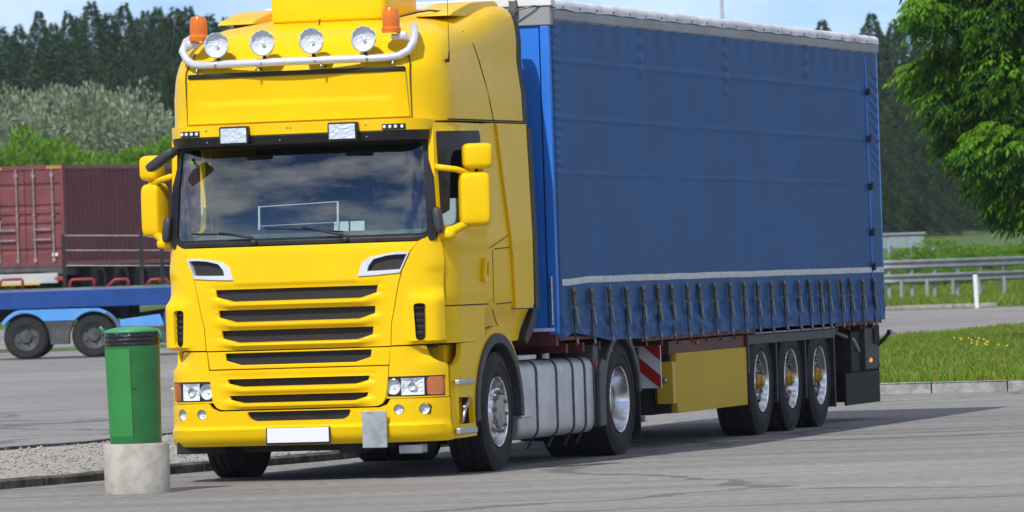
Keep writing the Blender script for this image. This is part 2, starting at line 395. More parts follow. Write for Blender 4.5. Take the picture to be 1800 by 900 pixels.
def lamp(name, p, nrm, r, depth, parent, ring=None, facets=12, rings=5, cover=True, dome=.15):
    """round lamp: body, faceted reflector dish, glass"""
    Mx = disc_axis(p, nrm)
    body = MB().lathe([(-depth, .02), (-depth*.8, r*.62), (-depth*.3, r*.95), (0, r*1.0), (.012, r*1.0), (.014, r*.93), (0, r*.90)], 28, Mx).build(name, ring or M['steel'], parent, smooth=True, autos=50)
    b = MB(); vs = []; fs = []; m = rings+1; n = facets*2
    for k in range(n):
        for i in range(m):
            t = i/rings; q = 2*pi*k/n; jit = random.uniform(-.035, .035)*r if 0 < i < rings else 0
            vs.append(Mx @ Vector((-.32*r*(1-t*t)+jit - .004, r*.92*max(t, .02)*cos(q), r*.92*max(t, .02)*sin(q))))
    for k in range(n):
        for i in range(m-1): fs.append((k*m+i, ((k+1) % n)*m+i, ((k+1) % n)*m+i+1, k*m+i+1))
    b.add(vs, fs).build('reflector', M['bead'], body)
    MB().lathe([(-.2*r, 0), (-.2*r+.01, r*.16), (-.05*r, r*.14), (-.03*r, 0)], 12, Mx).build('bulb_cap', M['bead'], body, smooth=True)
    if cover: MB().lathe([(.004, r*.93), (.004+dome*r*.4, r*.75), (.004+dome*r*.8, r*.4), (.004+dome*r, 0)], 28, Mx).build('lens', M['sglass'], body, smooth=True)
    return body
for sg in (1, -1):
    for x, z, r in fogs:
        p = Vector(wrap(sg*x, z, .012)); lamp('fog_lamp', p, (sg*.06, -1, .0), r*.98, .07, trac)
# number plate and its recess frame, tow cover
pb = MB(); pb.box(-.285, .28, -1.568, -1.556, .305, .448); plo = pb.build('plate_holder', M['black'], trac, bevel=.004)
MB().box(-.272, .267, -1.575, -1.5685, .322, .443).build('number_plate', M['plate'], plo, bevel=.003)
tw = MB().box(.565, .775, -1.590, -1.570, .262, .566, rot=Matrix.Rotation(radians(2.6), 3, 'Z')); tw.build('tow_cover_plate', M['grey'], trac, bevel=.004)
b = MB()
for s in (1, -1):
    b.tube([wrap(s*.50, .50, -.004), wrap(s*.62, .32, -.004)], .0035, 5); b.tube([wrap(s*.33, .47, -.004), wrap(s*.42, .33, -.004)], .003, 5)
b.build('bumper_seam', M['seam'], bmp)['kind'] = 'stuff'
# --- headlamp surround and headlamps
hl = [(.768, .842), (1.235, .842), (1.240, .672), (.765, .676)]
cowl = roundpoly([(.790, .930), (.805, 1.088), (1.095, 1.09), (1.125, .985), (1.17, .955), (1.262, .935), (1.268, .664), (.752, .664), (.776, .80)], [0, 0, .01, .08, .05, .03, 0, 0, 0])
def m_cowl(a, z, d):
    A = abs(a); ex = .0 - .045*sstep(.93, 1.04, z)*sstep(.9, 1.1, A)
    return wrap(a, z, d, extra=ex)
for sg in (1, -1):
    q = lambda pl: [(sg*a, b) for a, b in pl]
    cw = panel('headlamp_surround', q(cowl), m_cowl, .035, M['yellow'], trac, holes=[q(hl)], g=.035, bevel=.008)
    hp = panel('headlamp', q([(.75, .855), (1.25, .855), (1.25, .66), (.75, .66)]), lambda a, z, d: wrap(a, z, d+.05), .01, M['black'], trac, g=.05, bevel=0)
    # inner round dip lamp
    p = Vector(wrap(sg*.815, .757, .022)); lamp('dip_lamp', p, (sg*.08, -1, 0), .066, .03, hp, ring=M['chrome'], cover=False)
    # large rectangular faceted reflector
    g2 = []
    for i in range(13):
        row = []
        for k in range(9):
            u = -1+2*i/12; v = -1+2*k/8; sq = max(abs(u), abs(v))
            dd = .034 - .028*sq**3 + (random.uniform(-.007, .007) if sq < .9 else 0)
            row.append(wrap(sg*(.972+.088*u), .757+.07*v, dd))
        g2.append(row)
    MB().sheet(g2).build('reflector', M['bead'], hp)
    p = Vector(wrap(sg*.972, .757, .018)); lamp('main_lamp', p, (sg*.08, -1, 0), .034, .03, hp, ring=M['chrome'], cover=False)
    panel('turn_indicator', q(roundpoly([(1.085 if sg > 0 else 1.14, .832), (1.205, .832), (1.21, .684), (1.085 if sg > 0 else 1.14, .684)], .02)), lambda a, z, d: wrap(a, z, d+.003), .03, M['orange'], hp, g=.03, bevel=.008)
    panel('headlamp_glass', q([(a, b) for a, b in [(.772, .838), (1.231, .838), (1.236, .676), (.769, .680)]]), lambda a, z, d: wrap(a, z, d-.002), .004, M['sglass'], hp, g=.04, bevel=0, back=False)
# --- lower side: step well and wheel arch (both sides)
def arc(cy, cz, r, a0, a1, n=18): return [(cy+r*cos(radians(a0+(a1-a0)*k/n)), cz+r*sin(radians(a0+(a1-a0)*k/n))) for k in range(n+1)]
sp = [(-1.165, .31), (-1.165, .90), (-1.08, .93), (-1.0, 1.0), (-.98, 1.095), (-.60, 1.10)] + arc(0, .5, .715, 118, 12) + arc(0, .5, .655, 8, 196, 26)
sp = [p for p in sp if p[1] > .25]
for sg in (1, -1):
    f = lambda y, z, d, sg=sg: (sg*(1.25-.055*(max(0, -.93-y)/.26)**2-d), y, z)
    stepwell = [(-1.06, .425), (-1.06, .650), (-.72, .640), (-.70, .425)]
    fp = panel('wheel_arch_panel', sp if sg > 0 else sp, f, .04, M['yellow'], trac, holes=[stepwell], g=.05, bevel=.01)
    MB().prism([(y*.97 if False else y, z) for y, z in arc(0, .5, .66, -5, 186, 30)] + arc(0, .5, .575, 186, -5, 30), sg*.70, sg*1.275, 'x').build('wheel_arch_liner', M['dkgrey'], fp, bevel=.012)
    MB().box(sg*.9, sg*1.14, -1.12, -.66, .36, 1.085).build('step_well_back', M['boxyel2'] if False else M['yellow'], fp)
    for (y0, y1, z0, z1) in [(-1.15, -.72, .755, .795), (-1.15, -.68, .345, .395)]:
        MB().box(sg*1.235, sg*1.275, y0+(.03 if sg < 0 else 0), y1, z0, z1).build('step_tread', M['ledge'], fp, bevel=.008)
    MB().tube([(sg*1.262, -.84, .64), (sg*1.262, -.98, .54), (sg*1.262, -1.04, .44)], [.012, .016, .010], 8).tube([(sg*1.262, -1.0, .56), (sg*1.262, -.93, .575)], .018, 8).build('gas_strut', M['steel'], fp, smooth=True)
# --- cab sides
csd = [(-1.20, 1.102), (-1.20, 1.405), (-.20, 1.405), (-.16, 1.43), (-.16, 2.925), (.205, 2.935), (.30, 2.5), (.40, 2.1), (.47, 1.8), (.50, 1.352), (1.02, 1.352), (.995, 1.28), (.84, 1.17), (.78, 1.088), (.42, 1.075)] + arc(0, .5, .72, 52, 120, 14) + [(-.62, 1.102)]
door = [(-1.205, 1.415), (-1.205, 1.8), (-1.21, 1.975), (-1.235, 2.03), (-1.25, 2.08), (-1.25, 2.55), (-1.23, 2.93), (-.175, 2.925), (-.17, 1.43), (-.20, 1.415)]
win = roundpoly([(-1.19, 2.20), (-1.165, 2.848), (-.36, 2.85), (-.26, 2.70), (-.25, 2.12), (-.34, 2.085), (-1.17, 2.07)], [.04, .04, .06, .1, .06, .05, .08])
ext = [(.215, 2.932), (.31, 2.5), (.41, 2.1), (.48, 1.8), (.51, 1.36), (1.0, 1.36), (1.03, 1.4), (1.055, 2.0), (1.055, 2.932)]
def XF(y, z): return .055*(1-sstep(1.98, 2.08, z))*(max(0, -.93-y)/.26)**2 + .115*sstep(1.98, 2.08, z)*(max(0, -.65-y)/.62)**1.8
def m_side_lo(sg):
    def f(y, z, d):
        o = -.055*sstep(1.42, 1.26, z)*sstep(-.35, -.1, y) if z < 1.42 else 0
        return (sg*(XS(z)+o-d-XF(y, z)), y, z)
    return f
def m_door(sg):
    def f(y, z, d):
        o = .012
        # raised band round the window
        if z > 1.98: o += .014*sstep(1.98, 2.03, z)*(1-sstep(2.86, 2.90, z))*(1-sstep(-.24, -.19, y))
        # crease lines of the door skin
        o += .006*sstep(1.86, 1.875, z)*(1-sstep(1.98, 1.99, z)) - .008*(1-sstep(1.45, 1.47, z))
        return (sg*(XS(z)+o-d-XF(y, z)), y, z)
    return f
for sg in (1, -1):
    panel('cab_side_panel', csd, m_side_lo(sg), .04, M['yellow'], trac, g=.055, bevel=.006)
    dr = panel('cab_door', door, m_door(sg), .045, M['yellow'], trac, holes=[win], g=.045, gz=.03, bevel=.008)
    panel('side_extender', ext, sidef(sg, .022), .05, M['yellow'], trac, g=.08, bevel=.02)
    # side window: dark wind deflector strip + glass lowered
    panel('wind_deflector', roundpoly([(-1.20, 2.855), (-.30, 2.865), (-.30, 2.70), (-1.00, 2.70), (-1.07, 2.2), (-1.20, 2.16)], [.02, .05, .02, .12, .02, .02]), lambda y, z, d: (sg*(XS(z)+.03-XF(y, z)-d), y, z), .03, M['black'], dr, g=.07)
    MB().box(sg*1.135, sg*1.14, -1.16, -.22, 2.05, 2.30).build('side_window_glass', M['glass'], dr)
    # handle
    hc = (-.335, 1.69)
    hd = panel('door_handle', roundpoly([(hc[0]-.095, hc[1]-.09), (hc[0]-.045, hc[1]+.11), (hc[0]+.095, hc[1]+.115), (hc[0]+.08, hc[1]-.095)], .05), sidef(sg, .045), .03, M['yellow'], dr, holes=[roundpoly([(hc[0]-.03, hc[1]-.04), (hc[0]-.0, hc[1]+.075), (hc[0]+.05, hc[1]+.075), (hc[0]+.035, hc[1]-.045)], .03)], g=.04, bevel=.008)
    MB().prism(roundpoly([(hc[0]-.07, hc[1]-.07), (hc[0]-.03, hc[1]+.09), (hc[0]+.07, hc[1]+.09), (hc[0]+.06, hc[1]-.075)], .03), sg*1.262, sg*1.268, 'x').build('handle_recess', M['boxyel2'], hd)
    b = MB()
    def ln(pts, r=.0045, off=.001): b.tube([(sg*(XS(z)+off), y, z) for y, z in pts], r, 5)
    ln([(-.155, 1.43), (-.165, 2.925)], off=.0); ln([(-.93, 1.408), (-.20, 1.408)]); ln([(.02, 1.87), (.44, 1.88)]); ln([(.03, 1.405), (.46, 1.412)])
    ln([(-.1, 1.36), (-.02, 1.26), (.04, 1.225)], off=.002)
    ln([(-.155, 1.87), (.40, 1.98)], .004)
    ln([(-.05, 1.42), (-.04, 1.86)], .003)
    b.build('side_seam', M['seam'], trac)
    # black rear edge strip
    pts = [(1.055, 1.36), (1.055, 3.0), (1.06, 3.4), (1.05, 3.65), (1.02, 3.80)]
    g3 = []
    for (y, z) in [(1.06, 1.36), (1.06, 2.0), (1.065, 2.9)]:
        g3.append([(sg*(XS(z)+.028), y-.008, z), (sg*(XS(z)+.022), y+.13, z), (sg*(XS(z)-.04), y+.12, z), (sg*(XS(z)-.06), y-.005, z)])
    MB().sheet([r+[r[0]] for r in g3]).build('rear_edge_strip', M['black'], trac)
    MB().prism([(1.055, 1.35), (1.175, 1.35), (1.155, 1.25), (1.0, 1.13), (.86, 1.05), (.80, 1.09), (.86, 1.16), (1.0, 1.27)], sg*1.20, sg*1.252, 'x').build('rear_edge_strip', M['black'], trac)
# --- upper shell (high roof)
YF = [(2.96, -1.38), (3.36, -1.40), (3.42, -1.385), (3.5, -1.34), (3.6, -1.25), (3.68, -1.13), (3.74, -.98), (3.79, -.80), (3.83, -.5), (3.86, -.1), (3.872, .3)]
XT = [(2.96, 1.222), (3.2, 1.215), (3.4, 1.19), (3.5, 1.175), (3.6, 1.15), (3.68, 1.11), (3.74, 1.04), (3.79, .95), (3.83, .82), (3.86, .6), (3.872, .35)]
zz = [2.945, 2.99, 3.1, 3.2, 3.3, 3.36, 3.40, 3.44, 3.48, 3.52, 3.56, 3.60, 3.635, 3.665, 3.69, 3.715, 3.74, 3.765, 3.79, 3.81, 3.83, 3.845, 3.86, 3.867, 3.872]
def lift(y, z): return (.085*sstep(-.5, 1.0, y)-.0)*sstep(3.3, 3.8, z)
def xtop(y, z):
    xt = lerp_tab(XT, z); return xt+max(0, min(1.195, 1.195-.25*max(0, z-3.80))-xt)*.8*sstep(-.9, .8, y)*sstep(3.4, 3.6, z)
rings = []
for z in zz:
    yf = lerp_tab(YF, z); xt = lerp_tab(XT, z); r = min(.50, xt*.8)
    half_ = []
    for k in range(7): half_.append((xt-r, yf) if False else ((xt-r)*k/7, yf+.045*((xt-r)*k/7)**2))
    yc = yf+.045*(xt-r)**2
    for k in range(10):
        q = pi/2*k/9; half_.append((xt-r+r*sin(q), yc+r*(1-cos(q))))
    ys = yc+r
    for k in range(1, 13):
        yy = ys+(1.05-ys)*k/12; half_.append((xtop(yy, z), yy))
    ring = [(-x, y) for x, y in half_[::-1]] + half_[1:]
    rings.append([(x, y, z+lift(y, z)) for x, y in ring])
b = MB().sheet(rings); n = len(rings[0]); top = rings[-1]
# cap the roof by bridging left and right halves, and the back
h = n//2; o = len(b.v); 
b.add([p for p in top], [(i, i+1, n-2-i, n-1-i) for i in range(h-1)] + [(h-1, h, h+1)])
b.add([p for r in rings for p in (r[0], r[-1])], [(2*i, 2*i+1, 2*i+3, 2*i+2) for i in range(len(rings)-1)])
roof = b.build('roof_shell', M['yellow'], trac, smooth=True, autos=45)
# fascia plate over the windscreen
def ucv(x):
    A = abs(x); c = .715
    return .045*min(A, c)**2+(.5*(1-sqrt(max(0, 1-((A-c)/.5)**2))) if A > c else 0)
def m_fas(x, z, d):
    yf = lerp_tab(YF, z)+ucv(x)
    e = -.014*(1-sstep(.80, .86, abs(x)))*sstep(3.13, 3.16, z)
    return (x, yf+d-.022-e*1.0, z)
fs_ = panel('fascia_plate', roundpoly([(.975, 2.985), (.955, 3.352), (-.955, 3.352), (-.975, 2.985)], .015), m_fas, .03, M['yellow'], trac, g=.05, gz=.02, bevel=.008)
panel('fascia_strip', [(.955, 3.362), (.95, 3.40), (-.95, 3.40), (-.955, 3.362)], lambda x, z, d: (x, -1.425+ucv(x)+d, z), .04, M['black'], trac, g=.08, bevel=.008)
b = MB()
for sg in (1, -1):
    def rf(x_off, y, z): 
        return (sg*(xtop(y, z)+.0005), y, z+lift(y, z))
    b.tube([rf(0, .20, 2.945), rf(0, .13, 3.1), rf(0, .05, 3.28), rf(0, -.03, 3.45), rf(0, -.12, 3.58), rf(0, -.25, 3.70)], .006, 5)
    b.tube([(sg*.985, lerp_tab(YF, z)+ucv(.985)-.001, z) for z in (2.96, 3.1, 3.2, 3.3, 3.36, 3.42)] + [(sg*.96, lerp_tab(YF, 3.5)+ucv(.985)-.004, 3.5), (sg*.94, lerp_tab(YF, 3.58)+ucv(.98)-.002, 3.58)], .006, 5)
    b.tube([rf(0, -1.05, 2.955), rf(0, 1.03, 2.955)], .007, 5)
b.build('roof_seam', M['seam'], roof)['kind'] = 'stuff'
for sg in (1, -1):
    g3 = []
    for z in (2.94, 3.1, 3.25, 3.4, 3.5, 3.6, 3.68, 3.74, 3.79, 3.83):
        x = xtop(1.05, z); zl = z+lift(1.05, z); g3.append([(sg*(x+.004), 1.04, zl), (sg*(x+.002), 1.17, zl-.01), (sg*(x-.08), 1.17, zl-.01), (sg*(x-.08), 1.04, zl)])
    MB().sheet([r+[r[0]] for r in g3]).build('rear_edge_strip', M['black'], trac)
    # roof edge fairing
    MB().prism(roundpoly([(-.34, 3.84), (-.25, 3.875), (.22, 3.965), (.92, 4.0), (1.04, 3.965), (1.04, 3.84)], [0, .04, .15, .06, .05, 0]), sg*.72, sg*1.04, 'x').build('roof_fairing', M['yellow'], trac, smooth=True, autos=30, bevel=.03, seg=3)
# roof cooling box
bx = MB().prism(roundpoly([(-.52, 3.835), (.42, 3.835), (.45, 4.02), (.40, 4.06), (-.42, 4.06), (-.50, 3.99)], .05), -.62, .55, 'x'); bx.v = [(x+.03, y, z) for x, y, z in bx.v]
bx2 = MB().rbox((.02, -.08, 3.955), (1.03, .95, .27), .16, 20); bx2.build('roof_cooling_box', M['yellow'], trac, smooth=True)
MB().box(-.44, .48, -.50, .3, 3.81, 3.85).build('cooling_box_foot', M['black'], trac)
# --- light bar with four spot lamps and two beacons
def yb_(x): return -1.50+.20*(abs(x)/1.0)**2.2
def barx(s): return s
pts = []
for k in range(-20, 21):
    x = k/20*.80; pts.append((x, yb_(x), 3.473))
Lc = [(-.80-.10, yb_(.9)+.01, 3.485), (-.975, yb_(.97)+.03, 3.53), (-1.015, -1.27, 3.60), (-1.005, -1.20, 3.68), (-.965, -1.10, 3.725), (-.93, -1.0, 3.72)]
Rc = [(-x, y, z) for x, y, z in Lc]
lb = MB().tube(Lc[::-1] + pts + Rc, .034, 14).build('light_bar', M['bar'], trac, smooth=True)
b = MB()
for x in (-.86, -.29, .28, .86): b.tube([(x, yb_(x), 3.45), (x, -1.36, 3.42)], .012, 8).tube([(x, yb_(x)-.01, 3.44), (x, yb_(x)-.01, 3.405)], .010, 8)
b.build('bar_bracket', M['steel'], lb, smooth=True)
for x in (-.645, -.215, .215, .645):
    MB().lathe([(-.028, .0), (-.028, .033), (.028, .033), (.028, 0)], 14, Matrix.Translation((x, yb_(x), 3.473))).build('bar_clamp', M['steel'], lb, smooth=True, autos=40)
    sl = lamp('spot_lamp', (x, yb_(x)-.035, 3.632), (.02, -1, -.01), .108, .12, trac, ring=M['chrome'])
    MB().tube([(x, yb_(x), 3.49), (x, yb_(x)+.01, 3.545)], .016, 8).build('lamp_foot', M['black'], sl, smooth=True)
for sg in (1, -1):
    x = sg*.845; y = -1.33; z0 = 3.68
    MB().tube([(x, y, 3.65), (sg*.93, -1.28, 3.64), (sg*1.0, -1.25, 3.61)], .022, 8).rbox((sg*.93, -1.30, 3.655), (.09, .07, .07), .5, 8).build('beacon_bracket', M['bar'], lb, smooth=True)
    Mz = Matrix.Translation((x, y, z0)) @ Matrix.Rotation(-pi/2, 4, 'Y')
    bc = MB().lathe([(0, 0), (0, .080), (.035, .082), (.05, .070)], 24, Mz).build('beacon', M['orange'], trac, smooth=True, autos=40)
    MB().lathe([(.048, .071), (.10, .073), (.175, .068), (.20, .056), (.212, .0)], 24, Mz).build('beacon_lens', M['orange'], bc, smooth=True, autos=50)
    MB().lathe([(.06, .0), (.06, .03), (.14, .03), (.14, 0)], 12, Mz).build('beacon_bulb', M['redlens'], bc, smooth=True)
# --- sun visor
def vy(x): A = abs(x); return -1.545+.05*A*A+(2.5*max(0, A-.90)**1.7)
def m_vis(x, z, d): return (x, vy(x)+d+.10*max(0, 2.87-z)/.08*.3, z)
vz = panel('sun_visor', roundpoly([(1.135, 2.872), (1.135, 2.966), (-1.135, 2.966), (-1.135, 2.872)], .02), m_vis, .14, M['yellow'], trac, g=.06, gz=.03, bevel=.012)
panel('visor_skirt', [(1.125, 2.868), (-1.125, 2.868), (-1.115, 2.79), (1.115, 2.79)], m_vis, .03, M['black'], vz, g=.07, gz=.03, bevel=.006)
for x, y0, z, nm in [(-.475, 0, 2.875, 1), (.475, 0, 2.875, 1)]:
    yy = vy(x)
    q = MB().prism(roundpoly([(x-.128, 2.798), (x+.128, 2.798), (x+.128, 2.952), (x-.128, 2.952)], .02), yy-.055, yy+.01, 'y').build('visor_lamp', M['black'], vz, bevel=.006)
    gg = [[(x+.112*u/6, yy-.058-.006*(1-(u/6)**2)+random.uniform(-.004, .004), 2.875+.060*v/4) for v in range(-4, 5)] for u in range(-6, 7)]
    MB().sheet(gg).build('reflector', M['bead'], q)
    MB().box(x-.115, x+.115, yy-.072, yy-.069, 2.813, 2.937).build('lens', M['sglass'], q)
for sg in (1, -1):
    x = sg*.893; 
    q = MB(); y0 = vy(.80)-.012
    def m_led(x, z, d): return (x, vy(x)-.012+d, z)
    q = panel('marker_light', [(sg*.80, 2.876), (sg*.985, 2.876), (sg*.985, 2.924), (sg*.80, 2.924)], m_led, .02, M['black'], vz, g=.04, bevel=.004)
    for k in range(4):
        xx = sg*(.822+k*.047); MB().rbox((xx, vy(xx)-.016, 2.90), (.028, .012, .028), .8, 8).build('marker_lens', M['plate'], q, smooth=True)
b = MB()
for x in (-.74, -.02, .01, .66):
    b.rbox((x, vy(x)-.003, 2.925), (.016, .01, .016), .9, 6)
for x in (-.74, -.09, .66):
    for z in (2.855, 2.825): b.rbox((x, vy(x)+.012, z), (.012, .01, .012), .9, 6)
b.build('visor_screw', M['steel'], vz, smooth=True)
# --- windscreen
def wsy(x, z): A = abs(x); return .022*((z-2.42)/.4)**2 + -1.455+.115*(z-2.0)/.78+.075*A*A+1.2*max(0, A-.98)**2
def m_ws(o): return lambda x, z, d: (x, wsy(x, z)+d+o, z)
gl = roundpoly([(1.105, 2.012), (1.062, 2.86), (-1.062, 2.86), (-1.105, 2.012)], [.05, .02, .02, .05])
fr = roundpoly([(1.165, 1.95), (1.15, 2.5), (1.125, 2.955), (-1.125, 2.955), (-1.15, 2.5), (-1.165, 1.95)], [.05, .0, .0, .0, 0, .05])
ws = panel('windscreen', gl, m_ws(.012), .006, M['glass'], trac, g=.07, bevel=0, back=False)
fo = panel('windscreen_frame', fr, m_ws(.0), .05, M['black'], trac, holes=[roundpoly([(1.10, 2.018), (1.058, 2.775), (-1.058, 2.775), (-1.10, 2.018)], [.05, .06, .06, .05])], g=.06, bevel=.006)
# scuttle under the glass
panel('scuttle', [(1.06, 1.952), (1.10, 2.0), (-1.10, 2.0), (-1.06, 1.952)], lambda x, z, d: (x, wsy(x, 2.0)-.02+d, z), .05, M['black'], trac, g=.08, bevel=.01)
for (px, tip0, tip1) in [(-.38, (-.95, 2.075), (-.42, 2.035)), (.42, (-.28, 2.10), (.40, 2.05))]:
    P = lambda x, z, o=.02: (x, wsy(x, z)-o, z)
    wp = MB().tube([P(px, 1.985, .03), P(px-.04, 2.03, .04), P((tip0[0]+tip1[0])/2, (tip0[1]+tip1[1])/2+.02, .04)], [.018, .012, .007], 8).build('wiper', M['black'], trac, smooth=True)
    MB().tube([P(tip0[0], tip0[1], .012), P((tip0[0]+tip1[0])/2, (tip0[1]+tip1[1])/2+.008, .014), P(tip1[0], tip1[1], .012)], .007, 6).build('wiper_blade', M['dark'], wp, smooth=True)
    MB().rbox(P(px, 1.985, .03), (.07, .05, .05), .8, 8).build('wiper_pivot', M['black'], wp, smooth=True)
# --- interior
ci = MB().box(-1.12, 1.12, -1.1, 1.02, 1.42, 1.46).box(-1.19, 1.19, .98, 1.03, 1.3, 3.0).box(-1.08, 1.08, -1.2, 1.0, 2.93, 2.945).build('cab_lining', M['interior'], trac)
dsh = MB().prism(roundpoly([(-1.36, 1.5), (-1.36, 1.97), (-1.2, 2.03), (-1.0, 2.06), (-.86, 2.02), (-.80, 1.8), (-.9, 1.5)], .04), -1.0, 1.0, 'x').build('dashboard', M['dash'], trac, bevel=.02)
MB().tube([(.55+.23*cos(2*pi*k/28), -.72+.10*sin(2*pi*k/28), 2.12+.20*sin(2*pi*k/28)) for k in range(29)], .014, 8).build('steering_wheel', M['black'], trac, smooth=True)
for sx in (-.62, .55):
    st_ = MB().rbox((sx, -.02, 1.95), (.52, .16, .95), .35, 10).rbox((sx, -.28, 1.62), (.54, .55, .2), .4, 10).build('seat', M['dkgrey'], trac, smooth=True)
    MB().rbox((sx, -.02, 2.52), (.30, .12, .2), .5, 8).build('headrest', M['dkgrey'], st_, smooth=True)
def onws(x, z, o=.04): return (x, wsy(x, z)+o, z)
for (x0, x1) in [(.30, .425), (.44, .56)]:
    MB().add([onws(x0, 2.055, .06), onws(x1, 2.055, .06), onws(x1, 2.135, .06), onws(x0, 2.135, .06), onws(x0, 2.055, .064), onws(x1, 2.055, .064), onws(x1, 2.135, .064), onws(x0, 2.135, .064)], [(0, 1, 2, 3), (7, 6, 5, 4), (0, 4, 5, 1), (1, 5, 6, 2), (2, 6, 7, 3), (3, 7, 4, 0)]).build('paper_card', M['paper'], dsh)
b = MB()
def bar2(p, q, r): b.tube([p, q], r, 6)
bar2(onws(-.35, 2.09), onws(-.35, 2.285), .010); bar2(onws(.34, 2.09), onws(.34, 2.30), .009); bar2(onws(-.35, 2.28), onws(.34, 2.30), .004); bar2(onws(-.35, 2.12), onws(.34, 2.13), .003)
bar2(onws(-.87, 2.23), onws(-.87, 2.40), .007)
b.build('clear_sign_frame', M['paper'], trac)
b = MB().tube([onws(.665, 2.10, .05), onws(.66, 2.33, .05)], .004, 5).rbox(onws(.645, 2.36, .05), (.02, .02, .09), .6, 6).rbox(onws(.675, 2.34, .05), (.035, .02, .02), .6, 6).rbox(onws(.70, 2.375, .05), (.02, .02, .07), .6, 6)
b.build('phone_holder', M['black'], trac, smooth=True)
# --- mirrors
for sg in (1, -1):
    yw = radians(24)*sg if sg > 0 else radians(-22)
    R = Matrix.Rotation(yw, 3, 'Z')
    ma = MB().tube([(sg*1.16, -1.25, 2.56), (sg*1.30, -1.14, 2.535), (sg*1.40, -1.06, 2.50)], .026, 10).tube([(sg*1.20, -1.26, 2.00), (sg*1.28, -1.16, 2.035), (sg*1.40, -1.06, 2.10)], [.045, .04, .035], 10).tube([(sg*1.41, -1.05, 2.10), (sg*1.41, -1.05, 2.56)], .028, 10).rbox((sg*1.24, -1.22, 2.0), (.14, .12, .08), .6, 8).build('mirror_arm', M['yellow'], trac, smooth=True)
    tp = lambda v: Vector((v.x*(1-.10*sstep(0, -.1, v.y)), v.y, v.z*(1-.08*sstep(0, -.1, v.y))))
    MB().rbox((1.430 if sg > 0 else -1.392, -1.04, 2.285), (.265 if sg > 0 else .205, .17, .455), .30, 16, rot=R, taper=tp).build('mirror_housing', M['yellow'], ma, smooth=True)
    MB().rbox((1.462 if sg > 0 else -1.405, -1.03, 2.64), (.255 if sg > 0 else .19, .18, .215), .38, 16, rot=R, taper=tp).build('wide_angle_mirror_housing', M['yellow'], ma, smooth=True)
    MB().rbox((sg*1.19, -1.30, 2.12), (.07, .10, .22), .6, 10, rot=Matrix.Rotation(radians(-8*sg), 3, 'Y')).build('mirror_arm_boot', M['dkgrey'], ma, smooth=True)
# front kerb mirror over the near side corner
fm = MB().tube([(-1.06, -1.38, 2.76), (-1.08, -1.55, 2.72)], .016, 8).build('front_mirror_arm', M['black'], trac, smooth=True)
MB().rbox((-1.115, -1.58, 2.70), (.30, .16, .075), .45, 12, rot=Matrix.Rotation(radians(-33), 3, 'Y'), taper=lambda v: v).build('front_mirror_housing', M['dkgrey'], fm, smooth=True)
# --- aerials
MB().tube([(-1.20, -1.12, 3.33), (-1.19, -1.14, 3.45), (-1.08, -1.2, 3.93)], [.011, .007, .003], 6).build('aerial', M['black'], trac, smooth=True)
MB().tube([(1.185, -.95, 3.44), (1.215, -.95, 3.45)], .016, 8).tube([(1.21, -.95, 3.43), (1.215, -.94, 3.52)], [.009, .006], 6).tube([(1.215, -.94, 3.52), (1.20, -.90, 4.25)], [.003, .0025], 5).build('aerial', M['black'], trac, smooth=True)
b = MB()
pts = [(.62, -.55, 3.83), (.75, -.35, 3.875), (.85, -.3, 3.89), (.93, -.15, 3.88), (.98, -.1, 3.86)]
b.tube(pts, .008, 6); b.build('roof_cable', M['black'], trac, smooth=True)
MB().tube([(.03, -.76, 3.84), (.03, -.80, 3.76)], .008, 6).build('roof_hook', M['black'], trac)
# small corner light and bits
MB().box(-1.265, -1.252, -1.06, -1.05, .70, .80).build('side_marker', M['yellow'], trac, bevel=.004)
MB().rbox((1.08, -1.28, 1.085), (.13, .06, .035), .6, 8).build('step_catch', M['black'], trac, smooth=True)

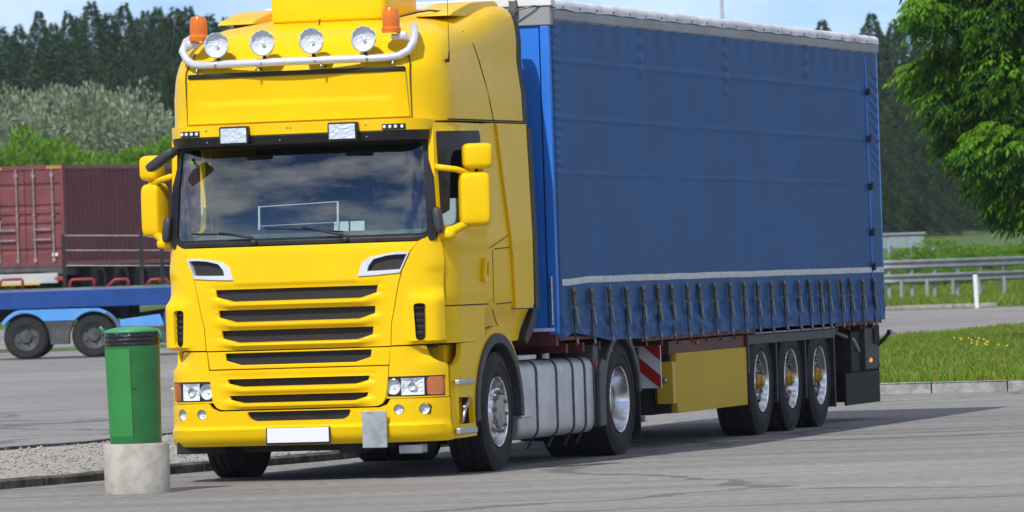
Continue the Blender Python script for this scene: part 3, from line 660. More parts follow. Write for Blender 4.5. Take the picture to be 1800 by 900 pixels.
# =================================================================== wheels
def wheel(kind, parent, loc, R=.5, side=1, wid=.30):
    """kind: steer, drive, trailer; axis x, outer face towards +x (side = +1)"""
    prof = [(-wid/2+.02, .30), (-wid/2, .36), (-wid/2-.004, R*.85), (-wid/2+.025, R*.975)]
    w2 = wid*.42
    for k in range(5):
        a = -w2+2*w2*k/4 - .012; prof += [(a-.018, R), (a+.020, R)]
        if k < 4: prof += [(a+.023, R-.012), (a+.042, R-.012)]
    prof += [(wid/2-.025, R*.975), (wid/2+.004, R*.85), (wid/2+.006, R*.80), (wid/2-.004, R*.785), (wid/2-.002, .36), (wid/2-.012, .315), (wid/2-.03, .295)]
    Ms = Matrix.Diagonal((side, 1, 1, 1)); o = wid/2
    P = {'steer': [(o-.05, .285), (o-.012, .300), (o-.004, .296), (o-.012, .285), (o-.055, .272), (o-.10, .262), (o-.10, .235), (o-.045, .215), (o-.01, .20), (o-.005, .16), (o-.005, .12)],
         'drive': [(o-.05, .285), (o-.012, .300), (o-.004, .296), (o-.012, .285), (o-.055, .272), (o-.16, .250), (o-.215, .235), (o-.22, .16), (o-.20, .11)],
         'trailer': [(o-.05, .285), (o-.012, .300), (o-.004, .296), (o-.012, .285), (o-.055, .272), (o-.09, .262), (o-.095, .245), (o-.075, .20), (o-.07, .16), (o-.07, .11)]}[kind]
    wh = MB().lathe(P, 48).xf(Ms).build('wheel', M['rim'], parent, smooth=True, autos=35); wh.location = loc
    MB().lathe(prof, 56, closed=True).xf(Ms).build('tyre', M['rubber'], wh, smooth=True, autos=32)
    nr, nx = {'steer': (.168, o-.008), 'drive': (.165, o-.215), 'trailer': (.168, o-.070)}[kind]
    b = MB()
    for k in range(10):
        q = 2*pi*k/10+.2; Mt = Matrix.Translation((nx, nr*cos(q), nr*sin(q)))
        b.lathe([(0, .0), (0, .020), (.010, .020), (.012, .0165), (.038, .015), (.044, 0)], 6, Mt)
    b.xf(Ms).build('wheel_nuts', M['nut'], wh)['kind'] = 'stuff'
    if kind == 'steer':
        MB().lathe([(o-.006, .145), (o+.012, .14), (o+.02, .10), (o+.022, 0)], 28).xf(Ms).build('hub_cap', M['hubgrey'], wh, smooth=True, autos=40)
        b = MB()
        for k in range(10):
            q = 2*pi*(k+.5)/10+.2; b.lathe([(o-.080, 0), (o-.080, .022), (o-.0795, .022)], 8, Matrix.Translation((0, .236*cos(q), .236*sin(q))))
    elif kind == 'drive':
        MB().lathe([(o-.21, .125), (o-.13, .12), (o-.10, .11), (o-.09, .08), (o-.085, 0)], 28).xf(Ms).build('hub', M['hubgrey'], wh, smooth=True, autos=40)
    else:
        MB().lathe([(o-.075, .085), (o-.03, .075), (o-.01, .060), (o+.012, .056), (o+.02, .04), (o+.022, 0)], 8).xf(Ms).build('hub', M['hubyel'], wh)
        b = MB()
        for k in range(10):
            q = 2*pi*(k+.5)/10+.2; b.rbox((o-.082, .222*cos(q), .222*sin(q)), (.05, .055, .055), .9, 6)
        b.xf(Ms).build('hand_hole', M['dark'], wh, smooth=True)['kind'] = 'stuff'
    if kind != 'trailer' and b is not None and kind == 'steer': b.xf(Ms).build('hand_hole', M['dark'], wh)['kind'] = 'stuff'
    return wh
w = wheel('steer', trac, (1.09, 0, .5), .505, 1, .32); w.rotation_euler = (.3, 0, radians(1.5))
w = wheel('steer', trac, (-1.09, 0, .5), .505, -1, .32); w.rotation_euler = (.1, 0, radians(1.5))
for sx, sd_ in ((1.07, 1), (.745, 1), (-.745, -1), (-1.07, -1)):
    w = wheel('drive', trac, (sx, 3.738, .5), .505, sd_, .29); w.rotation_euler = (.7+sx, 0, 0)
# --- chassis
b = MB()
for sg in (1, -1): b.box(sg*.37, sg*.45, -1.2, 5.0, .72, .98)
for y in (-1.15, -.4, 1.2, 2.3, 3.3, 4.3, 4.95): b.box(-.37, .37, y-.05, y+.05, .76, .94)
b.tube([(-1.0, 0, .47), (1.0, 0, .47)], .06, 10).tube([(-1.0, 3.738, .5), (1.0, 3.738, .5)], .10, 10).rbox((0, 3.738, .52), (.42, .42, .42), .7, 10)
b.build('chassis_frame', M['dark'], trac)
MB().box(-.55, .55, -1.1, .9, .38, 1.38).box(-.95, .95, -1.25, .95, 1.28, 1.40).build('engine', M['dark'], trac, bevel=.02)
MB().box(-.62, .62, -1.25, -.9, .24, .36).box(-1.15, -.72, -1.36, -1.1, .24, .34).box(.30, .50, -1.42, -1.1, .22, .30).build('underrun_beam', M['dark'], trac, bevel=.01)
MB().box(.80, 1.0, -1.36, -1.2, .20, .28).build('towing_bracket', M['steel'], trac, bevel=.01)
MB().lathe([(-.05, 0), (-.05, .55), (.05, .55), (.05, 0)], 24, Matrix.Translation((0, 3.19, 1.08)) @ Matrix.Rotation(pi/2, 4, 'Y')).build('fifth_wheel', M['dark'], trac)
# fuel tank (visible side) with straps, step and cap
def tankprof(y): return roundpoly([(.58, .23), (1.19, .23), (1.19, .90), (.58, .90)], .11, 6)
tk = MB().prism(tankprof(0), .80, 3.00, 'y').build('fuel_tank', M['tank'], trac, smooth=True, autos=30, bevel=.03, seg=3)
for y in (1.28, 1.87, 2.36, 2.72):
    pp = roundpoly([(.572, .222), (1.198, .222), (1.198, .908), (.572, .908)], .115, 6)
    qb = MB(); out = []; 
    for (x, z) in pp: out.append(((x, y-.022, z), (x, y+.022, z)))
    pi_ = roundpoly([(.582, .232), (1.188, .232), (1.188, .898), (.582, .898)], .105, 6)
    g = [[(x, y-.022, z), (x, y+.022, z), (x2, y+.022, z2), (x2, y-.022, z2), (x, y-.022, z)] for (x, z), (x2, z2) in zip(pp, pi_)]; g.append(g[0])
    MB().sheet(g).tube([(1.14, y, .23), (1.10, y, .15)], .012, 6).rbox((1.10, y, .15), (.03, .03, .03), .8, 6).build('tank_strap', M['dkgrey'], tk)
MB().lathe([(0, 0), (0, .055), (.05, .055), (.055, .045), (.055, 0)], 16, Matrix.Translation((1.0, 2.12, .90)) @ Matrix.Rotation(-pi/2, 4, 'Y')).build('filler_cap', M['steel'], tk, smooth=True, autos=40)
MB().box(.95, 1.22, .72, 1.22, .915, .955).build('tank_step', M['tank'], tk, bevel=.012)
MB().box(1.0, 1.23, .72, .80, .56, .64).box(1.05, 1.22, .74, 1.02, .42, .50).build('tank_step', M['tank'], tk, bevel=.01)
MB().lathe([(-.20, 0), (-.20, .16), (.20, .16), (.20, 0)], 20, Matrix.Translation((-.9, 1.6, .55)) @ Matrix.Rotation(pi/2, 4, 'Z')).box(-1.2, -.6, .8, 2.8, .25, .88).build('battery_box', M['dark'], trac)
# drive axle mudguards, marker, mud flap
for sg in (1, -1):
    mg = MB().prism(arc(3.738, .5, .60, 8, 172, 22) + arc(3.738, .5, .565, 172, 8, 22), sg*.58, sg*1.235, 'x').prism([(3.10, .58), (3.17, .58), (3.17, .27), (3.10, .27)], sg*.6, sg*1.22, 'x').prism(arc(3.738, .5, .605, 5, 145, 22) + [(3.12, .88), (3.02, .80), (3.0, .28), (3.20, .28)] + arc(3.738, .5, .545, 180, 5, 22), sg*1.20, sg*1.245, 'x').box(sg*.92, sg*1.20, 2.98, 3.14, .28, 1.0).build('mudguard', M['mudg'], trac, bevel=.012)
    MB().box(sg*1.203, sg*1.215, 3.02, 3.10, .72, .86).build('side_marker', M['orange'], mg, bevel=.004)
    MB().box(sg*.62, sg*1.22, 4.33, 4.35, .12, .62).build('mud_flap', M['dark'], mg)
    MB().box(sg*.62, sg*1.22, 4.30, 4.36, .58, .95).build('flap_bracket', M['dark'], mg)
# hoses behind the cab
b = MB()
for k in range(4):
    x = .1+.12*k; b.tube([(x, 1.1, 1.9), (x+.03, 1.4, 1.5), (x-.02, 1.7, 1.25+.04*k), (x, 2.1, 1.4)], .015, 6)
b.build('air_hose', M['dark'], trac, smooth=True)
# =================================================================== SEMI-TRAILER (world frame, front at y = 0)
tr = empty('semi_trailer', (0, 0, 0), 0, label='blue curtain-sided semi-trailer with white roof behind the yellow tractor', cat='trailer')
# curtain: one tensioned sheet with welds, pulled-in hem and creases
BY = [.39, 1.01, 1.63, 2.25, 2.86, 3.46, 3.97, 4.52, 5.09, 5.68, 6.30, 6.87, 7.46, 8.05, 8.64, 9.26, 9.78, 10.22, 10.68, 11.24, 11.75, 12.28, 12.92]
def ptn(v, s=1.): return noise.noise(Vector(v)*s)
def zbot(y): return 1.035 + .10*(1-sstep(0, 2.0, y)) - .05*(1-sstep(0, .45, y)) + .008*ptn((y, 0, 3), 2.)
def cx(y, z):
    x = 1.272
    x += .010*ptn((y*.35, z*.9, 1.)) + .003*ptn((y*2.2, z*.7, 4.))
    for z0, w in ((3.49-.004*y, .016), (2.99-.005*y, .013), (2.51-.004*y, .010)):
        x += .008*math.exp(-((z-z0)/(w*.8))**2)
    if z > 3.45: x += .006*sstep(3.5, 3.8, z)*sin(y*11.5+1.5*ptn((y*.7, 0, 0)))
    for yv, zt in ((3.16, 3.42), (6.53, 3.35), (10.05, 3.55)):
        t = math.exp(-((y-yv)/.09)**2)*sstep(zt-.1, zt+.05, z); x += .011*t*(1+.8*sin(z*48))
    if z < 1.42:     # hem zone, drawn in between the straps
        k = sstep(1.42, 1.28, z); d = min(abs(y-b) for b in BY)
        x += k*(.026*ptn((y*1.9, z*4.5, 9.)) + .026*ptn((y*4.2, z*9, 2.)) + .016*ptn((y*11, z*16, 5.)) - .009*math.exp(-(d/.05)**2)) + .022*sstep(1.34, 1.12, z)
    x -= .5*(x-1.285)*sstep(1.14, 1.05, z)
    x += .016*(1-sstep(.10, .36, y))*(sin(z*78+2.5*ptn((z*3, 0, 0)))*.45+.2)*sstep(2.3, 2.6, z)
    x += .010*sstep(13.0, 13.2, y)*sin(z*58+y*16)*sstep(2.45, 2.7, z)*(1-sstep(3.55, 3.65, z))
    x -= .05*(1-sstep(.0, .06, y)) 
    return x
ysr = [0.0, .03, .06, .09, .12, .16, .20, .25, .30] + [.34+i*.031 for i in range(425)]; ysr = [y for y in ysr if y <= 13.5]
zr = [0]*0
grid = []
for y in ysr:
    zb = zbot(y); row = []
    for k in range(181):
        t = k/180; z = zb+(3.845-zb)*(t**1.25); row.append((cx(y, z), y, z))
    grid.append(row)
gi = [[(x-.010, y, z) for x, y, z in r[::9]] for r in grid[::8]]
cb = MB().sheet(grid); cb.sheet(gi)
cur = cb.build('side_curtain', M['curtain'], tr, smooth=True)
# rails, roof
g4 = []
for i in range(0, 137):
    y = .02+i*.0995; sc_ = .012*abs(sin(i*pi/8*1.0)) + .008*ptn((y, 0, 0), 1.5)
    g4.append([(1.292, y, 3.925+sc_), (1.296, y, 3.96), (1.288+.006*ptn((y*3, 2, 0)), y, 4.0), (1.25, y, 4.02+.006*ptn((y*4, 5, 0))), (1.0, y, 4.03+.012*ptn((y*1.5, 1, 0))), (0, y, 4.03+.012*ptn((y, 8, 0))), (-1.0, y, 4.03), (-1.28, y, 4.01), (-1.29, y, 3.93)])
MB().sheet(g4).build('roof_tarpaulin', M['tarp'], tr, smooth=True)
MB().prism([(1.20, 3.83), (1.262, 3.828), (1.288, 3.85), (1.290, 3.915), (1.275, 3.94), (1.20, 3.94)], .06, 13.56, 'y').prism([(-1.20, 3.83), (-1.262, 3.828), (-1.288, 3.85), (-1.290, 3.915), (-1.275, 3.94), (-1.20, 3.94)], .06, 13.56, 'y').build('cant_rail', M['rail'], tr, bevel=.004)
hd = MB().box(-1.28, 1.285, -.045, .05, 3.79, 3.955).build('header_panel', M['rail'], tr, bevel=.01)
MB().box(-1.285, 1.30, -.06, .08, 3.957, 4.035).build('header_cap', M['white'], hd, bevel=.01)
b = MB()
for i in range(22): b.tube([(1.296, .35+.6*i, 3.965), (1.302, .35+.6*i, 3.945)], .009, 6)
b.build('roof_eyelet', M['buckle'], tr)['kind'] = 'stuff'
MB().tube([(.93, -.10, 3.86), (1.02, -.12, 3.93), (1.15, -.08, 3.96), (1.31, .05, 3.94)], .008, 6).build('header_rope', M['buckle'], tr, smooth=True)
MB().box(.93, 1.0, -.10, -.04, 3.90, 4.02).build('roof_latch', M['buckle'], tr, bevel=.01)
# bulkhead with its corner post
MB().box(-1.24, 1.17, -.02, .03, 1.14, 3.787).build('front_bulkhead', M['bluepaint'], tr)
for s_ in (1, -1): MB().box(s_*1.182, s_*1.262, -.035, .04, 1.12, 3.788).build('corner_post', M['bluepaint'], tr, bevel=.008)
MB().tube([(1.22, -.05, 1.2), (1.22, -.05, 1.62)], .012, 6).build('curtain_tension_rod', M['steel'], tr)
MB().box(1.0, 1.23, -.06, -.01, 1.145, 1.175).build('front_marker_light', M['plate'], tr, bevel=.004)
MB().box(-1.25, 1.262, 13.53, 13.60, 1.05, 3.93).build('rear_frame', M['bluepaint'], tr, bevel=.01)
MB().box(-1.245, 1.25, 13.35, 13.53, 1.06, 3.90).box(-1.255, -1.245, .0, 13.5, 1.08, 3.85).build('far_side_curtain', M['curtain'], tr)
# reflective band
g5 = []
for i in range(264):
    y = .10+i*.051; zc = 1.585-.02*(1-sstep(.3, 1.2, y))-.035*sstep(0, 13, y)*0 - .0028*y*0; zc -= .0018*y
    zc += .004*ptn((y, 0, 1), 1.3)
    g5.append([(cx(y, zc+.028)+.004, y, zc+.028), (cx(y, zc)+.0055, y, zc), (cx(y, zc-.028)+.004, y, zc-.028)])
MB().sheet(g5).build('reflective_band', M['reflect'], cur)
b = MB()
b.tube([(cx(12.93, z)+.002, 12.93, z) for z in np.linspace(1.1, 3.8, 20)], .012, 6); b.build('curtain_post_band', M['bluepaint'], cur)
for z in (3.42, 2.93, 2.43, 1.95, 1.59):
    MB().box(1.285, 1.31, 12.89, 12.985, z-.035, z+.035).box(1.30, 1.32, 12.90, 12.96, z-.02, z+.05).build('curtain_clip', M['black'], tr, bevel=.006)
# straps with buckles
proto = None
for i, y in enumerate(BY):
    zt = 1.485-.003*y+random.uniform(-.006, .006)
    if proto is None:
        b = MB().box(-.004, .004, -.017, .017, -.42, -.14)
        b.add([(0.0, -.045, .02), (.012, -.045, .02), (.012, .02, .02), (0, .02, .02), (0, -.035, -.12), (.012, -.035, -.12), (.012, .03, -.12), (0, .03, -.12)], [(0, 1, 2, 3), (4, 7, 6, 5), (0, 4, 5, 1), (1, 5, 6, 2), (2, 6, 7, 3), (3, 7, 4, 0)])
        proto = b.build('curtain_strap', M['strap'], tr)
        q = MB().box(.004, .022, -.028, .028, -.01, .035).box(.006, .030, -.032, -.020, -.16, 0).box(.006, .030, .020, .032, -.16, 0).box(.008, .026, -.03, .03, -.10, -.075).box(.008, .028, -.03, .03, -.165, -.14)
        q.box(.02, .032, -.018, .045, -.30, -.15, rot=Matrix.Rotation(radians(12), 3, 'X')).tube([(.01, 0, -.41), (.016, 0, -.455), (.0, 0, -.46)], .016, 6)
        bk = q.build('buckle', M['buckle'], proto, bevel=.003); bk['kind'] = 'stuff'; o = proto
    else:
        o = proto.copy(); C.objects.link(o); o.parent = tr
        c = bk.copy(); C.objects.link(c); c.parent = o
    o.location = (cx(y, 1.35)+.024, y, zt); o.rotation_euler = (random.uniform(-.05, .05), radians(-2), 0); 
# chassis
b = MB().box(1.18, 1.262, 2.9, 13.4, 1.0, 1.06).box(-1.262, -1.18, 0.1, 13.4, 1.0, 1.06).box(-1.24, 1.24, -.03, .06, 1.02, 1.135).box(1.05, 1.25, .06, 2.9, 1.06, 1.09)
for sg in (1, -1): b.box(sg*.42, sg*.56, .3, 13.3, .93, 1.05).box(sg*.42, sg*.56, 3.6, 13.3, .72, .94)
for k in range(23): b.box(-1.2, 1.2, .45+k*.58, .51+k*.58, .95, 1.03)
b.box(-.6, .6, 1.0, 3.4, .90, .98).box(1.05, 1.20, 4.2, 7.3, .86, .98)
b.build('chassis_frame', M['maroon'], tr)
MB().box(-1.24, 1.24, .03, 13.55, 1.085, 1.10).build('load_floor', M['dark'], tr)
MB().box(1.255, 1.272, 2.9, 6.6, 1.005, 1.055).build('side_rave', M['maroon'], tr)
for y in (2.0, 5.3, 9.4):
    MB().rbox((1.2, y, .95), (.05, .05, .05), .7, 6).build('side_marker', M['orange'], tr, smooth=True)
# red and white board, yellow pallet box
def inv_front(u, v): pass
bd = MB().box(.86, 1.165, 4.02, 4.04, .555, .965).build('warning_board', M['plate'], tr, bevel=.002)
bw, z0, z1 = 1.163-.862, .557, .963
def stripe(a, w):
    pl = []
    # diagonal band going down towards +x; clip against the board rectangle
    P = [(.862, a), (1.163, a-.301*.85), (1.163, a-.301*.85-w), (.862, a-w)]
    def clip(poly, f, t):
        out = []
        for i in range(len(poly)):
            p, q = poly[i-1], poly[i]; dp, dq = f(p), f(q)
            if (dp >= 0) != (dq >= 0):
                s_ = dp/(dp-dq); out.append((p[0]+(q[0]-p[0])*s_, p[1]+(q[1]-p[1])*s_))
            if dq >= 0: out.append(q)
        return out
    P = clip(P, lambda p: z1-p[1], 0); P = clip(P, lambda p: p[1]-z0, 0) if P else P
    return P
for a in (1.19, .925, .66):
    P = stripe(a, .125)
    if len(P) > 2: MB().prism(P, 4.012, 4.018, 'y').build('board_stripe', M['redrefl'], bd)
MB().tube([(1.10, 4.1, .93), (1.14, 4.05, 1.0)], .012, 6).build('board_bracket', M['steel'], tr)
pbx = MB().prism([(4.42, .31), (7.28, .31), (7.28, .865), (4.42, .865), (4.42, .865)][:4], .55, 1.215, 'x').build('pallet_box', M['boxyel'], tr, bevel=.004)
MB().box(1.06, 1.213, 4.27, 4.415, .40, .79).build('box_end_panel', M['boxyel2'], pbx, bevel=.004)
MB().box(1.0, 1.16, 4.34, 4.42, .31, .40).box(1.0, 1.16, 4.34, 4.42, .79, .93).box(.3, 1.0, 4.30, 7.28, .30, .95).build('box_bracket', M['dark'], pbx)
MB().rbox((1.14, 4.25, .62), (.05, .04, .05), .8, 8).build('box_lock', M['steel'], pbx, smooth=True)
MB().box(.55, .70, 2.4, 2.55, .35, 1.0).box(-.70, -.55, 2.4, 2.55, .35, 1.0).box(.5, .75, 2.35, 2.6, .30, .34).build('landing_leg', M['dark'], tr)
MB().box(-.5, .5, 4.2, 7.2, .40, .85).build('equipment_box', M['dark'], tr)
# bogie
for k in range(3):
    y = 7.874+1.31*k
    for sg in (1, -1):
        w = wheel('trailer', tr, (sg*1.05, y, .52), .52, sg, .36); w.rotation_euler = (.4+k*.9, 0, 0)
b = MB()
for k in range(3):
    y = 7.874+1.31*k; b.tube([(-1, y, .52), (1, y, .52)], .07, 10); b.box(.40, .62, y-.5, y+.1, .45, .6).box(-.62, -.40, y-.5, y+.1, .45, .6)
    b.rbox((.5, y+.2, .78), (.3, .3, .35), .7, 8).rbox((-.5, y+.2, .78), (.3, .3, .35), .7, 8)
b.build('axle', M['dark'], tr)
MB().box(.66, 1.235, 7.28, 7.34, .60, 1.0).box(.66, 1.235, 7.30, 11.3, .935, .985).box(1.205, 1.238, 7.30, 11.2, .885, .98).build('bogie_mudguard', M['dkgrey'], tr, bevel=.01)
MB().box(1.20, 1.262, 7.5, 11.10, .985, 1.045).build('bogie_rail', M['rail'], tr, bevel=.004)
for y in (8.55, 9.86, 11.20):
    mf2 = MB().box(.68, 1.225, y-.02, y+.02, .18 if y > 11 else .30, .93).build('spray_flap', M['dkgrey'], tr)
    b = MB()
    for k in range(26 if y > 11 else 22): b.box(.69, 1.222, y-.034, y-.021, .20+(0 if y > 11 else .12)+k*.027, .212+(0 if y > 11 else .12)+k*.027)
    b.build('flap_rib', M['dark'], mf2)['kind'] = 'stuff'
# rear: underrun, box, flap, lamp
MB().box(-1.2, 1.19, 13.35, 13.6, .78, .98).box(.6, 1.12, 12.5, 13.45, .5, .93).build('rear_beam', M['dark'], tr, bevel=.01)
MB().prism(roundpoly([(.90, .50), (1.17, .50), (1.17, .98), (.90, .98)], .05), 12.95, 13.66, 'y').box(1.171, 1.178, 13.0, 13.6, .62, .64).box(1.171, 1.178, 13.0, 13.6, .80, .82).build('rear_locker', M['dkgrey'], tr, bevel=.006)
MB().box(.60, 1.17, 13.60, 13.63, .17, .58).box(1.15, 1.172, 11.95, 13.6, .17, .50).build('rear_flap', M['dark'], tr)
MB().tube([(.95, 12.3, .95), (1.12, 12.6, .84), (1.14, 12.75, .72)], .022, 8).build('exhaust_pipe', M['grey'], tr, smooth=True)
MB().rbox((1.185, 13.15, .615), (.03, .06, .045), .7, 8).build('side_marker', mat('lit_orange_lens', (.9, .2, .05), .3, emit=(1, .35, .12, .8)), tr, smooth=True)
rl = MB().tube([(1.15, 13.62, .76), (1.22, 13.66, .82), (1.27, 13.68, .885)], .022, 8).rbox((1.285, 13.69, .90), (.07, .05, .05), .6, 8).build('outline_lamp_arm', M['black'], tr, smooth=True)
MB().rbox((1.315, 13.67, .90), (.045, .06, .055), .7, 8).build('outline_lamp_lens', M['plate'], rl, smooth=True)
# =================================================================== GROUND
F2 = Vector((-sin(YAW), cos(YAW))); Rr = Vector((cos(YAW), sin(YAW)))
def wp(l, d, z=0.): return Vector((CAM.x+F2.x*d+Rr.x*l, CAM.y+F2.y*d+Rr.y*l, z))       # lateral, distance -> world
FPX = 12063.
def lat(u, d): return (u-900)/FPX*d
def hz(u): return 471.7-.0329*(u-900)
def dist(u, v): return FPX*1.7008/(v-hz(u))        # ground-level point seen at picture position
def height(l, d):
    k = sstep(-1.5, 2.5, l/max(d, 60)*60)       # 0 left, 1 right
    hl = 1.25*sstep(163, 182, d) + .2*sstep(230, 300, d) + 2.2*sstep(300, 480, d)
    hr = .12*sstep(214, 218, d)+.35*sstep(218, 240, d) + 1.1*sstep(260, 330, d) + 1.9*sstep(330, 480, d)
    return hl*(1-k)+hr*k + 14*sstep(700, 2600, d)
GROT = YAW
def gsheet(name, m, poly_or_rng, off, res, kind='structure', poly=None):
    """sheet in ground coordinates (x lateral, y distance), object placed under the camera point"""
    o_ = None
    b = MB()
    if poly is None:
        ls, ds = poly_or_rng; b.sheet([[(l, d, height(l, d)+off) for d in ds] for l in ls])
        o_ = b.build(name, m, None, smooth=True)
    else:
        o_ = panel(name, poly, lambda a, c, d: (a, c, height(a, c)+off-d), .02, m, None, g=res, bevel=0, back=False)
        bm = bmesh.new(); bm.from_mesh(o_.data)
        for f in bm.faces:
            if f.normal.z < 0: f.normal_flip()
        bm.to_mesh(o_.data); bm.free()
    o_.location = (CAM.x, CAM.y, 0); o_.rotation_euler = (0, 0, GROT)
    return tag(o_, kind=kind)
asph = mat('asphalt', (.150, .150, .156), .85, col2=(.215, .215, .222), fac=(.3, .7), vscale=.35, detail=10, bump=.004, bscale=60)
def add_streaks(m, base, dark, light):
    """long-wave patches, fine grit and thin repaired cracks, in ground coordinates"""
    n = m.node_tree.nodes; l = m.node_tree.links; b = n['Principled BSDF']; tcn = n.new('ShaderNodeTexCoord')
    def noi(scale, st, det=4):
        mpn = n.new('ShaderNodeMapping'); mpn.inputs['Scale'].default_value = st; l.new(tcn.outputs['Object'], mpn.inputs['Vector'])
        t = n.new('ShaderNodeTexNoise'); t.inputs['Scale'].default_value = scale; t.inputs['Detail'].default_value = det; l.new(mpn.outputs[0], t.inputs['Vector']); return t
    a = noi(.09, (1, .6, 1), 5); g = noi(9, (1, 1, 1), 9); s = noi(1.0, (.16, 1.2, 1), 6)
    r = n.new('ShaderNodeValToRGB'); r.color_ramp.elements[0].position = .37; r.color_ramp.elements[1].position = .64; r.color_ramp.elements[0].color = dark+(1,); r.color_ramp.elements[1].color = light+(1,)
    ad = n.new('ShaderNodeMath'); ad.operation = 'ADD'; hf = n.new('ShaderNodeMath'); hf.operation = 'MULTIPLY'; hf.inputs[1].default_value = .5
    l.new(a.outputs['Fac'], ad.inputs[0]); l.new(s.outputs['Fac'], ad.inputs[1]); l.new(ad.outputs[0], hf.inputs[0]); l.new(hf.outputs[0], r.inputs[0])
    m1 = n.new('ShaderNodeMixRGB'); m1.blend_type = 'OVERLAY'; m1.inputs['Fac'].default_value = .65; l.new(r.outputs[0], m1.inputs['Color1']); l.new(g.outputs['Fac'], m1.inputs['Color2'])
    v = n.new('ShaderNodeTexVoronoi'); v.feature = 'DISTANCE_TO_EDGE'; v.inputs['Scale'].default_value = .10
    w = noi(.5, (1, 1, 1), 4); va = n.new('ShaderNodeVectorMath'); va.operation = 'MULTIPLY_ADD'; va.inputs[1].default_value = (2.5, 2.5, 0); l.new(w.outputs['Color'], va.inputs[0]); l.new(tcn.outputs['Object'], va.inputs[2]); l.new(va.outputs[0], v.inputs['Vector'])
    cr = n.new('ShaderNodeMath'); cr.operation = 'LESS_THAN'; cr.inputs[1].default_value = .010; l.new(v.outputs['Distance'], cr.inputs[0])
    cm = n.new('ShaderNodeMath'); cm.operation = 'MULTIPLY'; cm.inputs[1].default_value = .55; l.new(cr.outputs[0], cm.inputs[0])
    m2 = n.new('ShaderNodeMixRGB'); m2.inputs['Color2'].default_value = (.055, .055, .06, 1); l.new(cm.outputs[0], m2.inputs['Fac']); l.new(m1.outputs[0], m2.inputs['Color1']); l.new(m2.outputs[0], b.inputs['Base Color'])
add_streaks(asph, None, (.180, .174, .168), (.305, .297, .288))
grs = mat('grass_soil', (.035, .075, .012), .9, col2=(.09, .16, .03), fac=(.35, .65), vscale=.8, detail=8, bump=.03, bscale=9)
ls = sorted(set([-1500, -800, -400, -200, -120, -80, -50] + [x*2.5 for x in range(-16, 17)] + [50, 80, 120, 200, 400, 800, 1500]))
ds = sorted(set([-100, 0, 40, 80, 120, 150] + list(range(160, 260, 4)) + list(range(260, 500, 15)) + [520, 600, 700, 900, 1200, 1600, 2000, 2600, 3500]))
gsheet('ground', grs, (ls, ds), -.012, 0)
gsheet('asphalt_lot', asph, ([x*4. for x in range(-20, 21)], [-60, 0, 40, 80, 120, 150, 160, 163, 166, 169, 172]), 0., 0)
# right hand side road continues to the far verge
def gp(u, v): d = dist(u, v); return (lat(u, d), d)
gsheet('side_road', asph, ([3+x*1.5 for x in range(0, 40)], [172.0, 175, 190, 200, 214.0]), 0., 0)
tag(gsheet('terrace_road', asph, ([-60+x*2. for x in range(0, 28)], [183, 190, 200, 212, 226]), .012, 0))
# ------------------------------------------------ grass islands with kerb stones
kerbm = mat('granite_kerb', (.24, .235, .215), .8, col2=(.40, .39, .37), fac=(.38, .6), vscale=6, detail=8, bump=.01, bscale=25)
soil = mat('island_soil', (.05, .09, .02), .95, col2=(.12, .13, .05), fac=(.4, .6), vscale=2, detail=8)
a0 = gp(1380, 701); a1 = gp(1545, 693.5); a2 = gp(1800, 687); a3 = (a2[0]+12*.985, a2[1]+1.0)
k = (a2[1]-a1[1])/(a2[0]-a1[0])
a3 = (a2[0]+14, a2[1]+14*k); am = (a1[0]-3.0, a1[1]-3.0*k)
b1 = gp(1545, 613); b2 = gp(1800, 584); b3 = (b2[0]+30, b2[1]+30*(b2[1]-b1[1])/(b2[0]-b1[0])); bm_ = (b1[0]-3.4, b1[1]-8)
isl = [am, a1, a2, a3, (a3[0]+22, b3[1]), b3, b2, b1, bm_]
gsheet('grass_island', soil, None, .13, 1.2, poly=isl)
kerb = tag(empty('kerb', (CAM.x, CAM.y, 0), GROT), kind='structure')
def kerb_line(p, q, parent, h=.14, w=.16, L0=.95):
    p = Vector(p); q = Vector(q); t = q-p; Ln = t.length; t.normalize(); nn = Vector((t.y, -t.x)); s = 0
    while s < Ln:
        ll = L0*random.uniform(.85, 1.12); e = min(s+ll-.02, Ln); hh = h+random.uniform(-.008, .008); ins = random.uniform(-.012, .012)
        A = p+t*s+nn*ins; B = p+t*e+nn*ins; c = .02
        vs = []
        for P_, sh in ((A, 0), (B, 0)):
            for o, z in ((-w*.0, -.05), (0, hh-c), (c, hh), (w, hh), (w, -.05)): vs.append((P_.x-nn.x*o, P_.y-nn.y*o, z))
        b = MB().add(vs, [(0, 1, 6, 5), (1, 2, 7, 6), (2, 3, 8, 7), (3, 4, 9, 8), (0, 5, 9, 4), (4, 3, 2, 1, 0), (5, 6, 7, 8, 9)])
        b.build('kerb_stone', kerbm, parent); s += ll
kerb_line(am, a3, kerb)
far_k = tag(empty('far_kerb', (CAM.x, CAM.y, 0), GROT), kind='structure')
c1 = (gp(1480, 548)[0], 214.3); c2 = (lat(1750, 214), 214.3)
kerb_line(c1, c2, far_k, h=.13, L0=1.6)
